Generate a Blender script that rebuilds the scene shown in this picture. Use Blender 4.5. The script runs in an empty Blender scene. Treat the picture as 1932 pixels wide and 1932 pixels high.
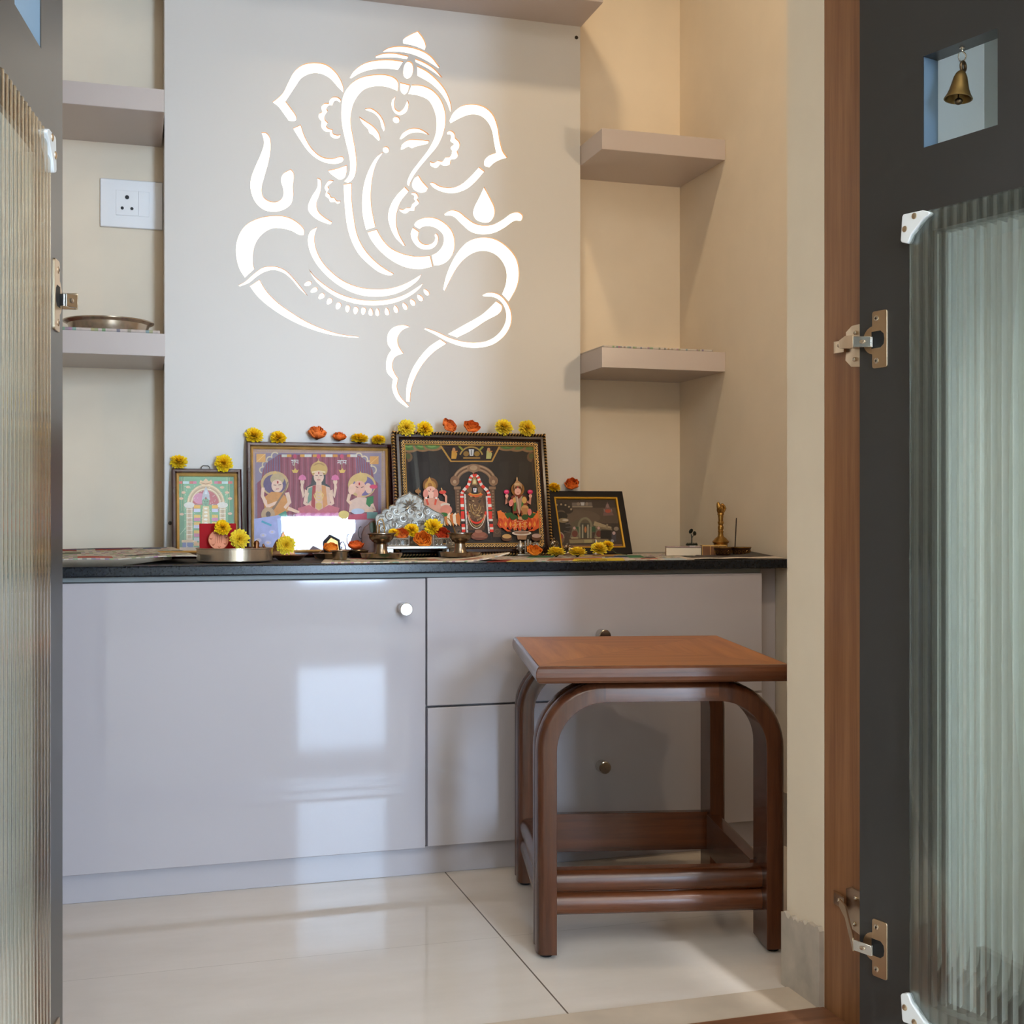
import bpy, math, random
from math import sin, cos, pi, radians, atan2, sqrt
from mathutils import Matrix, Vector
random.seed(7)
SC = bpy.context.scene
COL = SC.collection

# ------------------------------------------------------------------ measured camera (level, 16.8 deg to the right)
F, A, YH, H = 2353., .2933, 973.3, .65
CA, SA = cos(A), sin(A)
def ray(px, py):
    u = (px - 966) / F; w = (YH - py) / F
    return Vector((SA + u*CA, CA - u*SA, w))
def atY(px, py, Y):
    r = ray(px, py); t = Y / r[1]
    return Vector((r[0]*t, Y, H + r[2]*t))
def atZ(px, py, z):
    r = ray(px, py); t = (z - H) / r[2]
    return Vector((r[0]*t, r[1]*t, z))
def kpx(px, Y):            # metres covered by one pixel at that place
    r = ray(px, 973); return (Y / r[1]) / F

# ------------------------------------------------------------------ colour and materials
def lin(c):
    c = c / 255.
    return c / 12.92 if c <= .04045 else ((c + .055) / 1.055) ** 2.4
def C(r, g, b): return (lin(r), lin(g), lin(b), 1.)
class N:
    def __init__(s, name):
        s.m = bpy.data.materials.new(name); s.m.use_nodes = True
        s.t = s.m.node_tree; s.t.nodes.clear()
        s.out = s.add('ShaderNodeOutputMaterial')
    def add(s, typ, **kw):
        n = s.t.nodes.new(typ)
        for k, v in kw.items(): setattr(n, k, v)
        return n
    def ln(s, a, b): s.t.links.new(a, b)
    def bsdf(s, col=None, rough=.5, metal=0, spec=.5, coat=0):
        b = s.add('ShaderNodeBsdfPrincipled')
        if col is not None: b.inputs['Base Color'].default_value = col
        b.inputs['Roughness'].default_value = rough
        b.inputs['Metallic'].default_value = metal
        b.inputs['Specular IOR Level'].default_value = spec
        b.inputs['Coat Weight'].default_value = coat
        b.inputs['Coat Roughness'].default_value = .06
        s.ln(b.outputs[0], s.out.inputs[0]); s.b = b
        return b
    def noise(s, scale=5, detail=4, vec=None, stretch=None, rough=.5):
        tc = s.add('ShaderNodeTexCoord')
        v = tc.outputs['Object']
        if stretch:
            mp = s.add('ShaderNodeMapping'); mp.inputs['Scale'].default_value = stretch
            s.ln(v, mp.inputs[0]); v = mp.outputs[0]
        n = s.add('ShaderNodeTexNoise'); n.inputs['Scale'].default_value = scale
        n.inputs['Detail'].default_value = detail; n.inputs['Roughness'].default_value = rough
        s.ln(v, n.inputs['Vector']); return n
    def ramp(s, fac, stops):
        r = s.add('ShaderNodeValToRGB'); e = r.color_ramp.elements
        while len(e) < len(stops): e.new(.5)
        for el, (p, c) in zip(e, stops): el.position = p; el.color = c
        s.ln(fac, r.inputs[0]); return r.outputs[0]
    def bump(s, h, strength=.2, dist=.002):
        b = s.add('ShaderNodeBump'); b.inputs['Strength'].default_value = strength
        b.inputs['Distance'].default_value = dist
        s.ln(h, b.inputs['Height']); s.ln(b.outputs[0], s.b.inputs['Normal'])
MATS = {}
def plain(name, col, rough=.5, metal=0, spec=.5, var=.06, scale=8, bump=0, coat=0):
    if name in MATS: return MATS[name]
    n = N(name); n.bsdf(col, rough, metal, spec, coat)
    ns = n.noise(scale, 3)
    d = tuple(max(0, x*(1-var)) for x in col[:3]) + (1,); l = tuple(min(1, x*(1+var)) for x in col[:3]) + (1,)
    n.ln(n.ramp(ns.outputs[0], [(.3, d), (.7, l)]), n.b.inputs['Base Color'])
    if bump: n.bump(ns.outputs[0], bump)
    MATS[name] = n.m; return n.m
def wood(name, dark, light, rough=.35, scale=3., stretch=(14, 14, 1), coat=0.2, spec=.5):
    n = N(name); n.bsdf(light, rough, 0, spec, coat)
    a = n.noise(scale, 6, stretch=stretch, rough=.65)
    n.ln(n.ramp(a.outputs[0], [(.3, dark), (.52, tuple((x+y)/2 for x, y in zip(dark, light))), (.72, light)]), n.b.inputs['Base Color'])
    n.bump(a.outputs[0], .08, .001)
    MATS[name] = n.m; return n.m
def painted(name, rough=.5, metal=0, spec=.5, bump=0, nscale=60):
    """colour comes from the mesh's own colour attribute"""
    n = N(name); n.bsdf((1, 1, 1, 1), rough, metal, spec)
    at = n.add('ShaderNodeAttribute', attribute_name='Col')
    ns = n.noise(nscale, 3)
    mx = n.add('ShaderNodeMix', data_type='RGBA', blend_type='MULTIPLY'); mx.inputs[0].default_value = 1
    n.ln(at.outputs[0], mx.inputs[6]); n.ln(n.ramp(ns.outputs[0], [(.25, (.88, .88, .88, 1)), (.75, (1.06, 1.06, 1.06, 1))]), mx.inputs[7])
    n.ln(mx.outputs[2], n.b.inputs['Base Color'])
    if bump: n.bump(ns.outputs[0], bump)
    MATS[name] = n.m; return n.m
def emit(name, col, strength):
    n = N(name); e = n.add('ShaderNodeEmission'); e.inputs[0].default_value = col; e.inputs[1].default_value = strength
    n.ln(e.outputs[0], n.out.inputs[0]); MATS[name] = n.m; return n.m

M = {}
M['wall'] = plain('cream_wall_paint', C(234, 218, 195), .75, var=.02, scale=14, bump=.05, spec=.3)
M['wall_out'] = plain('pale_outer_wall_paint', C(228, 231, 224), .7, var=.015, scale=9, bump=.03, spec=.3)
M['ceil'] = plain('white_ceiling_paint', C(235, 233, 226), .8, var=.01)
M['laminate'] = plain('glossy_grey_laminate', C(180, 174, 178), .045, var=.008, scale=2, spec=.42)
M['shelf'] = plain('taupe_shelf_laminate', C(186, 172, 165), .3, var=.012, scale=3)
M['panelboard'] = plain('matt_grey_panel_laminate', C(206, 200, 193), .4, var=.006, scale=2)
M['core'] = plain('raw_board_core', C(236, 176, 112), .7, var=.05)
M['granite'] = plain('black_granite', C(22, 26, 32), .2, var=.6, scale=260, spec=.3)
M['alu'] = plain('brushed_aluminium', C(170, 172, 170), .3, 1, var=.06, scale=30)
M['chrome'] = plain('satin_nickel', C(196, 192, 186), .22, 1, var=.05, scale=20)
M['brass_plate'] = plain('nickel_hinge_plate', C(200, 178, 150), .3, 1, var=.05, scale=20)
M['black'] = plain('dark_recess', C(10, 9, 9), .6)
M['doordark'] = plain('charcoal_door_laminate', C(49, 48, 47), .3, var=.03, scale=5, spec=.5)
M['jamb'] = wood('walnut_frame_veneer', C(118, 76, 46), C(162, 112, 72), .45, 2.2, (26, 26, 1.2), .0, .3)
M['jambfloor'] = wood('walnut_sill_veneer', C(105, 66, 42), C(146, 98, 66), .4, 2.2, (1.2, 26, 26), .1)
M['stool'] = wood('polished_teak', C(48, 23, 12), C(100, 55, 32), .27, 2.2, (16, 16, 1.1), .25, .4)
M['stooltop'] = wood('teak_veneer_top', C(128, 74, 40), C(166, 104, 62), .36, 2.5, (1.2, 18, 18), .25)
M['stooledge'] = wood('polished_teak_edge', C(56, 27, 14), C(112, 62, 34), .27, 2.2, (1.1, 18, 18), .25, .4)
M['marble'] = plain('beige_threshold_marble', C(202, 184, 164), .25, var=.1, scale=11)
M['stone'] = plain('rough_cut_stone_skirting', C(178, 166, 152), .55, var=.16, scale=26, bump=.15)
M['skirt'] = plain('dark_stone_skirting', C(74, 66, 60), .35, var=.1, scale=12)
M['plastic'] = plain('white_plastic', C(238, 236, 236), .3, var=.01)
M['plasticblue'] = plain('white_corner_clip_plastic', C(226, 228, 230), .4, var=.02)
M['steel'] = plain('polished_steel', C(196, 180, 160), .22, .85, var=.06, scale=18)
M['oldsilver'] = plain('tarnished_silver', C(150, 134, 116), .26, 1, var=.18, scale=40)
M['bronze'] = plain('aged_copper_bronze', C(134, 92, 62), .34, 1, var=.25, scale=45)
M['brass'] = plain('brass', C(158, 120, 62), .34, .9, var=.2, scale=45, bump=.1)
M['bellbrass'] = plain('dull_bell_brass', C(124, 98, 54), .4, .85, var=.2, scale=60)
M['oldbrass'] = plain('dark_old_brass', C(92, 76, 58), .4, 1, var=.2, scale=45)
M['copper'] = plain('copper_coin_metal', C(176, 108, 78), .45, .45, var=.12, scale=60)
M['red'] = plain('red_card_cover', C(160, 16, 26), .6, spec=.12, var=.05)
M['crystal'] = plain('clear_crystal', C(225, 215, 210), .08, .35, var=.05)
M['wire'] = plain('dark_wire', C(70, 66, 62), .4, .9)
M['maroon'] = plain('maroon_frame_lacquer', C(58, 22, 26), .22, var=.25, scale=12, coat=.3)
M['darkframe'] = plain('dark_brown_frame_lacquer', C(40, 22, 20), .25, var=.2, scale=12, coat=.3)
M['blackframe'] = plain('black_marbled_frame', C(24, 17, 15), .5, spec=.2, var=.3, scale=25)
M['gold'] = plain('gilt_moulding', C(224, 178, 104), .38, .45, var=.15, scale=50)
M['goldflat'] = plain('yellow_gilt_slip', C(216, 160, 40), .4, .3, var=.05)
M['print'] = painted('printed_picture', .5, spec=.2, nscale=90)
M['paint'] = painted('painted_detail', .45)
M['petal'] = painted('flower_petal', .6, spec=.25, nscale=150)
M['green'] = plain('dark_green_leaf', C(52, 62, 26), .5, var=.2, scale=60)
M['rosegreen'] = plain('dried_calyx', C(88, 58, 30), .6, var=.2, scale=60)
M['paper'] = painted('newsprint', .75, spec=.1, nscale=260)
M['plant'] = plain('dark_green_metal', C(24, 34, 28), .4, .3)
M['boxbrown'] = plain('brown_gift_box_board', C(120, 76, 44), .5, var=.12, scale=40)
M['acryl'] = plain('cream_box_card', C(226, 214, 196), .25, var=.03)
M['stick'] = plain('incense_stick', C(48, 36, 32), .8)
M['enamel'] = plain('dark_brown_enamel', C(70, 42, 28), .35, .2, var=.15, scale=50)
M['idolbrown'] = plain('carved_brown_wood', C(104, 66, 48), .5, var=.25, scale=70, bump=.3)
M['glow'] = emit('lit_acrylic', (1, .94, .82, 1), 1.9)

def thin_glass():
    n = N('picture_glass')
    fr = n.add('ShaderNodeFresnel'); fr.inputs[0].default_value = 1.5
    tr = n.add('ShaderNodeBsdfTransparent'); gl = n.add('ShaderNodeBsdfGlossy'); gl.inputs['Roughness'].default_value = .015
    mx = n.add('ShaderNodeMixShader')
    n.ln(fr.outputs[0], mx.inputs[0]); n.ln(tr.outputs[0], mx.inputs[1]); n.ln(gl.outputs[0], mx.inputs[2]); n.ln(mx.outputs[0], n.out.inputs[0])
    return n.m
M['glass'] = thin_glass()
def fluted_glass():
    n = N('fluted_green_glass')
    g = n.add('ShaderNodeBsdfGlass'); g.inputs['Color'].default_value = (.97, .995, .985, 1); g.inputs['Roughness'].default_value = .0; g.inputs['IOR'].default_value = 1.5
    tr = n.add('ShaderNodeBsdfTransparent'); tr.inputs[0].default_value = (.93, .975, .955, 1)
    ns = n.noise(30, 2)
    mx = n.add('ShaderNodeMixShader')
    mr = n.add('ShaderNodeMapRange'); mr.inputs[3].default_value = .40; mr.inputs[4].default_value = .46
    n.ln(ns.outputs[0], mr.inputs[0]); n.ln(mr.outputs[0], mx.inputs[0])
    n.ln(g.outputs[0], mx.inputs[1]); n.ln(tr.outputs[0], mx.inputs[2]); n.ln(mx.outputs[0], n.out.inputs[0])
    return n.m
M['fluted'] = fluted_glass()

def floor_mat():
    n = N('vitrified_floor_tile'); n.bsdf(C(214, 203, 190), .1, 0, .6)
    tc = n.add('ShaderNodeTexCoord'); sp = n.add('ShaderNodeSeparateXYZ'); n.ln(tc.outputs['Object'], sp.inputs[0])
    def line(sock, off, pitch, w):
        a = n.add('ShaderNodeMath', operation='SUBTRACT'); n.ln(sock, a.inputs[0]); a.inputs[1].default_value = off
        b = n.add('ShaderNodeMath', operation='PINGPONG'); n.ln(a.outputs[0], b.inputs[0]); b.inputs[1].default_value = pitch / 2
        c = n.add('ShaderNodeMath', operation='LESS_THAN'); n.ln(b.outputs[0], c.inputs[0]); c.inputs[1].default_value = w
        return c.outputs[0]
    lx = line(sp.outputs[0], .541, .8, .0012); ly = line(sp.outputs[1], 1.848, .8, .0005)
    ns = n.noise(3, 6, stretch=(1, 2.5, 1), rough=.6); nf = n.noise(40, 4)
    base = n.ramp(ns.outputs[0], [(.3, C(217, 206, 194)), (.7, C(230, 220, 210))])
    m1 = n.add('ShaderNodeMix', data_type='RGBA'); n.ln(lx, m1.inputs[0]); n.ln(base, m1.inputs[6]); m1.inputs[7].default_value = C(112, 100, 90)
    m2 = n.add('ShaderNodeMix', data_type='RGBA'); n.ln(ly, m2.inputs[0]); n.ln(m1.outputs[2], m2.inputs[6]); m2.inputs[7].default_value = C(192, 180, 166)
    n.ln(m2.outputs[2], n.b.inputs['Base Color'])
    n.ln(n.ramp(nf.outputs[0], [(.3, (.035,)*3+(1,)), (.75, (.09,)*3+(1,))]), n.b.inputs['Roughness'])
    return n.m
M['floor'] = floor_mat()

# ------------------------------------------------------------------ mesh builder
class MB:
    def __init__(s): s.v = []; s.f = []; s.mi = []; s.c = []; s.sm = []; s.M = Matrix(); s.col = (1, 1, 1, 1); s.mat = 0; s.smooth = False
    def add(s, vs, fs, smooth=None):
        o = len(s.v)
        for p in vs: s.v.append(tuple(s.M @ Vector(p)))
        for f in fs:
            s.f.append([o + i for i in f]); s.mi.append(s.mat); s.c.append(s.col); s.sm.append(s.smooth if smooth is None else smooth)
        return s
    def box(s, x0, x1, y0, y1, z0, z1):
        v = [(x, y, z) for z in (z0, z1) for y in (y0, y1) for x in (x0, x1)]
        s.add(v, [(0, 2, 3, 1), (4, 5, 7, 6), (0, 1, 5, 4), (2, 6, 7, 3), (0, 4, 6, 2), (1, 3, 7, 5)], False)
        return s
    def lathe(s, prof, n=24, c=(0, 0, 0), cap=True):
        vs = []; fs = []
        for r, z in prof:
            for i in range(n):
                a = 2*pi*i/n; vs.append((c[0]+r*cos(a), c[1]+r*sin(a), c[2]+z))
        for j in range(len(prof)-1):
            for i in range(n):
                k = (i+1) % n; fs.append((j*n+i, j*n+k, (j+1)*n+k, (j+1)*n+i))
        if cap:
            if prof[0][0] > 1e-6: fs.append(tuple(reversed(range(n))))
            if prof[-1][0] > 1e-6: fs.append(tuple(range((len(prof)-1)*n, len(prof)*n)))
        s.add(vs, fs, True); return s
    def tube(s, pts, r, n=8, closed=False):
        pts = [Vector(p) for p in pts]; m = len(pts); vs = []; fs = []
        up = Vector((0, 0, 1)); prev = None
        for i, p in enumerate(pts):
            a = pts[(i+1) % m] if (closed or i < m-1) else p; b = pts[i-1] if (closed or i > 0) else p
            t = (a - b).normalized() if (a-b).length > 1e-9 else Vector((1, 0, 0))
            if prev is None:
                x = t.orthogonal().normalized()
            else:
                x = prev - t*prev.dot(t)
                x = x.normalized() if x.length > 1e-6 else t.orthogonal().normalized()
            prev = x; y = t.cross(x); rr = r[i] if isinstance(r, (list, tuple)) else r
            for k in range(n):
                an = 2*pi*k/n; vs.append(p + x*rr*cos(an) + y*rr*sin(an))
        L = m if closed else m-1
        for i in range(L):
            for k in range(n):
                k2 = (k+1) % n; i2 = (i+1) % m
                fs.append((i*n+k, i*n+k2, i2*n+k2, i2*n+k))
        if not closed: fs.append(tuple(reversed(range(n)))); fs.append(tuple(range((m-1)*n, m*n)))
        s.add(vs, fs, True); return s
    def prism(s, poly, fn, d0, d1, smooth=False):
        """poly: 2-d points (convex or not), fn(a,b,d) -> xyz"""
        n = len(poly)
        vs = [fn(a, b, d0) for a, b in poly] + [fn(a, b, d1) for a, b in poly]
        s.add(vs, [tuple(reversed(range(n))), tuple(range(n, 2*n))], False)
        o = len(s.v) - 2*n
        for i in range(n):
            j = (i+1) % n
            s.f.append([o+i, o+j, o+n+j, o+n+i]); s.mi.append(s.mat); s.c.append(s.col); s.sm.append(smooth)
        return s
    def ball(s, c, r, nu=14, nv=8):
        rx, ry, rz = (r, r, r) if not isinstance(r, (tuple, list)) else r
        vs = []; fs = []
        for j in range(nv+1):
            t = pi*j/nv
            for i in range(nu):
                a = 2*pi*i/nu; vs.append((c[0]+rx*sin(t)*cos(a), c[1]+ry*sin(t)*sin(a), c[2]-rz*cos(t)))
        for j in range(nv):
            for i in range(nu):
                k = (i+1) % nu; fs.append((j*nu+i, j*nu+k, (j+1)*nu+k, (j+1)*nu+i))
        s.add(vs, fs, True); return s
    def grid(s, fn, nu, nv, colfn=None, smooth=True):
        vs = [fn(i/nu, j/nv) for j in range(nv+1) for i in range(nu+1)]
        o = len(s.v)
        for p in vs: s.v.append(tuple(s.M @ Vector(p)))
        for j in range(nv):
            for i in range(nu):
                a = j*(nu+1)+i
                s.f.append([o+a, o+a+1, o+a+nu+2, o+a+nu+1]); s.mi.append(s.mat)
                s.c.append(colfn(i/nu, j/nv) if colfn else s.col); s.sm.append(smooth)
        return s
def link(o, parent=None):
    COL.objects.link(o)
    if parent is not None: o.parent = parent
    return o
def obj(name, mb, mats, parent=None, bevel=0, seg=2, solid=0):
    me = bpy.data.meshes.new(name)
    me.from_pydata(mb.v, [], mb.f)
    for m in (mats if isinstance(mats, (list, tuple)) else [mats]): me.materials.append(m)
    for p, i, sm in zip(me.polygons, mb.mi, mb.sm): p.material_index = i; p.use_smooth = sm
    at = me.color_attributes.new('Col', 'FLOAT_COLOR', 'CORNER')
    flat = []
    for p, c in zip(me.polygons, mb.c): flat.extend(list(c)*p.loop_total)
    at.data.foreach_set('color', flat)
    me.update(); me.set_sharp_from_angle(angle=radians(38))
    o = bpy.data.objects.new(name, me); link(o, parent)
    if solid:
        md = o.modifiers.new('solid', 'SOLIDIFY'); md.thickness = solid; md.offset = 0
    if bevel:
        md = o.modifiers.new('bevel', 'BEVEL'); md.width = bevel; md.segments = seg; md.limit_method = 'ANGLE'; md.angle_limit = radians(40)
    return o
def tag(o, label, cat, group=None):
    o['label'] = label; o['category'] = cat
    if group: o['group'] = group
    return o
def empty(name, loc=(0, 0, 0), rot=(0, 0, 0)):
    o = bpy.data.objects.new(name, None); o.empty_display_size = .02
    o.location = loc; o.rotation_euler = rot; return link(o)
def thing(name, label, cat, loc=(0, 0, 0), rot=(0, 0, 0), group=None):
    return tag(empty(name, loc, rot), label, cat, group)
def struct(name, mb, mats, bevel=0, parent=None):
    o = obj(name, mb, mats, parent, bevel)
    o['kind'] = 'structure'; return o
def copy_tree(o, loc, rot=None, label=None, scale=None):
    r = o.copy(); COL.objects.link(r); r.location = loc
    if rot is not None: r.rotation_euler = rot
    if scale is not None: r.scale = scale if isinstance(scale, (tuple, list)) else (scale,)*3
    if label: r['label'] = label
    for ch in list(o.children):
        c = ch.copy(); COL.objects.link(c); c.parent = r
        for g in ch.children:
            d = g.copy(); COL.objects.link(d); d.parent = c
    return r
def catmull(pts, corner, closed=True, sub=6):
    """smooth curve through pts; corner[i] True keeps a sharp corner there"""
    n = len(pts); out = []
    for i in range(n if closed else n-1):
        p1 = pts[i]; p2 = pts[(i+1) % n]
        p0 = p1 if corner[i] or (not closed and i == 0) else pts[i-1]
        p3 = p2 if corner[(i+1) % n] or (not closed and i == n-2) else pts[(i+2) % n]
        d = [max(1e-6, sqrt((a[0]-b[0])**2+(a[1]-b[1])**2)) for a, b in ((p0, p1), (p1, p2), (p2, p3))]
        for k in range(sub):
            t = k/sub; q = []
            for a in (0, 1):
                # finite tangents scaled to the segment (chordal)
                m1 = (p2[a]-p1[a]) if p0 is p1 else ((p1[a]-p0[a])/d[0]*d[1]*.5 + (p2[a]-p1[a])*.5)
                m2 = (p2[a]-p1[a]) if p3 is p2 else ((p3[a]-p2[a])/d[2]*d[1]*.5 + (p2[a]-p1[a])*.5)
                h = (2*t**3-3*t*t+1)*p1[a] + (t**3-2*t*t+t)*m1 + (-2*t**3+3*t*t)*p2[a] + (t**3-t*t)*m2
                q.append(h)
            out.append(tuple(q))
    if not closed: out.append(pts[-1])
    return out
def dsl(s, sub=6):
    pts = []; cor = []
    for w in s.split():
        cor.append(w.endswith('!')); x, y = w.rstrip('!').split(','); pts.append((float(x), float(y)))
    return catmull(pts, cor, True, sub)

# ------------------------------------------------------------------ planes of the place (metres)
YB, YP, YS, YD, YPL, YK = 2.705, 2.60, 2.468, 2.193, 2.213, 2.18
XPL, XPR, XW, XJ = .056, .943, 1.231, .865
YJ1, YJ0, YF = 1.545, 1.448, 1.34
XL = -.36; XJL = -.10
ZC0, ZC1 = .5477, .5656
ZT = .5675
CEIL = 2.55

# ------------------------------------------------------------------ the room
struct('floor', MB().box(-2.2, 3.2, -3.1, 2.8, -.05, 0), M['floor'])
struct('ceiling', MB().box(-2.2, 3.2, -3.1, 2.8, CEIL, CEIL+.05), M['ceil'])
struct('wall_back', MB().box(XL-.1, XW+.1, YB, YB+.08, 0, CEIL), M['wall'])
struct('wall_right', MB().box(XW, XW+.08, YJ1, YB, 0, CEIL), M['wall'])
struct('wall_left', MB().box(XL-.08, XL, YJ1, YB, 0, CEIL), M['wall'])
w = MB().box(XJ, XJ+.05, YJ0, YJ1, 0, CEIL).box(XJ+.05, 1.6, YF+.01, YJ1, 0, CEIL)
struct('wall_front_right', w, M['wall'])
struct('wall_front_outer', MB().box(XJ+.05, 1.03, YF, YF+.0095, 0, CEIL), M['wall_out'])
w = MB().box(XJL-.05, XJL, YJ0, YJ1, 0, CEIL).box(-2.2, XJL-.05, YF, YJ1, 0, CEIL)
struct('wall_front_left', w, M['wall_out'])
struct('wall_lintel', MB().box(XJL-.05, XJ+.05, YF, YJ1, 2.14, CEIL), M['wall'])
struct('wall_passage', MB().box(1.03, 1.11, -.85, YF, 0, CEIL).box(1.11, 3.2, -.85, -.77, 0, CEIL), M['wall_out'])
struct('wall_hall_left', MB().box(-2.28, -2.2, -3.1, YF, 0, CEIL), M['wall_out'])
struct('wall_hall_right', MB().box(3.2, 3.28, -3.1, -.77, 0, CEIL), M['wall_out'])
WX0, WX1, WZ0, WZ1 = .90, 1.49, .23, 2.02
w = MB().box(-2.2, WX0, -3.18, -3.1, 0, CEIL).box(WX1, 3.2, -3.18, -3.1, 0, CEIL).box(WX0, WX1, -3.18, -3.1, 0, WZ0).box(WX0, WX1, -3.18, -3.1, WZ1, CEIL)
struct('wall_hall_rear', w, M['wall_out'])
win = empty('window_1', (0, 0, 0)); win['kind'] = 'structure'
fm = MB()
for x0, x1, z0, z1 in ((WX0, WX0+.03, WZ0, WZ1), (WX1-.03, WX1, WZ0, WZ1), (WX0, WX1, WZ0, WZ0+.03), (WX0, WX1, WZ1-.03, WZ1), (WX0, WX1, .76, .95)):
    fm.box(x0, x1, -3.16, -3.11, z0, z1)
obj('window_frame', fm, M['alu'], win)
struct('baseboard_passage', MB().box(1.018, 1.03, -.85, YF, 0, .105), M['skirt'])
# rough stone skirting on the plaster return and inside
def skirting(name, a, b, nrm, z=.104, seed=1, rough=.004, mat='stone'):
    rnd = random.Random(seed); mb = MB(); n = 24; top = []
    for i in range(n+1):
        t = i/n; top.append(z + rough*sin(5*t+seed) + rnd.uniform(-rough, rough)*.8)
    ax, ay = a; bx, by = b; nx, ny = nrm; th = .007
    for i in range(n):
        t0, t1 = i/n, (i+1)/n
        p = lambda t, o, zz: (ax+(bx-ax)*t+nx*o, ay+(by-ay)*t+ny*o, zz)
        mb.add([p(t0, th, 0), p(t1, th, 0), p(t1, th, top[i+1]), p(t0, th, top[i]), p(t0, 0, top[i]), p(t1, 0, top[i+1]), p(t0, 0, 0), p(t1, 0, 0)],
               [(0, 1, 2, 3), (3, 2, 5, 4), (0, 3, 4, 6), (1, 7, 5, 2)], False)
    return struct(name, mb, M[mat])
skirting('baseboard_right', (XJ, YJ0), (XJ, YJ1+.004), (-1, 0))
skirting('baseboard_inner', (XW, YJ1), (XW, YPL-.001), (-1, 0), seed=4, rough=.001)
struct('trim_1', MB().box(XJL, XJ, YJ0+.002, 1.53, 0, .0035), M['marble'])           # marble threshold
fr = empty('trim_2'); fr['kind'] = 'structure'                                      # wooden door frame
obj('frame_jamb', MB().box(XJ, XJ+.05, 1.30, YJ0, 0, 2.14), M['jamb'], fr, .001)
obj('frame_jamb', MB().box(XJL-.05, XJL, 1.30, YJ0, 0, 2.14), M['jamb'], fr, .001)
obj('frame_head', MB().box(XJL-.05, XJ+.05, 1.30, YJ0, 2.10, 2.14), M['jambfloor'], fr, .001)
obj('frame_sill', MB().box(XJL, XJ, 1.31, YJ0+.002, 0, .006), M['jambfloor'], fr, .001)

# ------------------------------------------------------------------ shelves
def shelf(label, x0, x1, y0, y1, z0, z1, x2=None, y2=None):
    t = thing('wall_shelf', label, 'shelf', ((x0+x1)/2, y1, z0))
    mb = MB(); mb.M = Matrix.Translation((-(x0+x1)/2, -y1, -z0))
    mb.box(x0, x1, y0+.0012, y1, z0, z1)
    obj('shelf_board', mb, M['shelf'], t, .0008)
    e = MB(); e.M = mb.M.copy(); e.box(x0, x1, y0, y0+.0011, z0+.0006, z1)
    obj('edge_band', e, M['shelf'], t)
    return t
shelf('taupe floating shelf, upper one right of the lit panel, left empty', XPR+.001, XW-.0005, YS, YB-.0005, 1.4254, 1.4696)
shelf('taupe floating shelf, lower one right of the lit panel, with a newspaper on it', XPR+.001, XW-.0005, YS, YB-.0005, .964, 1.0065)
shelf('pale taupe floating shelf above the wall socket, left of the lit panel', XL+.0005, .0525, YS, YB-.0005, 1.4196, 1.4627)
shelf('pale taupe floating shelf below the wall socket, carrying the steel tray', XL+.0005, .0545, YS, YB-.0005, .954, .997)
# boxed overhead shelf above the lit panel
t = thing('overhead_shelf', 'taupe boxed overhead shelf above the lit panel, seen from below', 'shelf', (.45, YP, 1.733))
mb = MB(); mb.M = Matrix.Translation((-.45, -YP, -1.733)); mb.box(-.1, XPR+.002, 2.4646, YB-.001, 1.733, 1.85); obj('soffit_board', mb, M['shelf'], t, .001)
mb = MB(); mb.M = Matrix.Translation((-.45, -YP, -1.733)); mb.box(-.1, XPR+.002, 2.4634, 2.4645, 1.734, 1.85); obj('edge_band', mb, M['shelf'], t)

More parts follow.
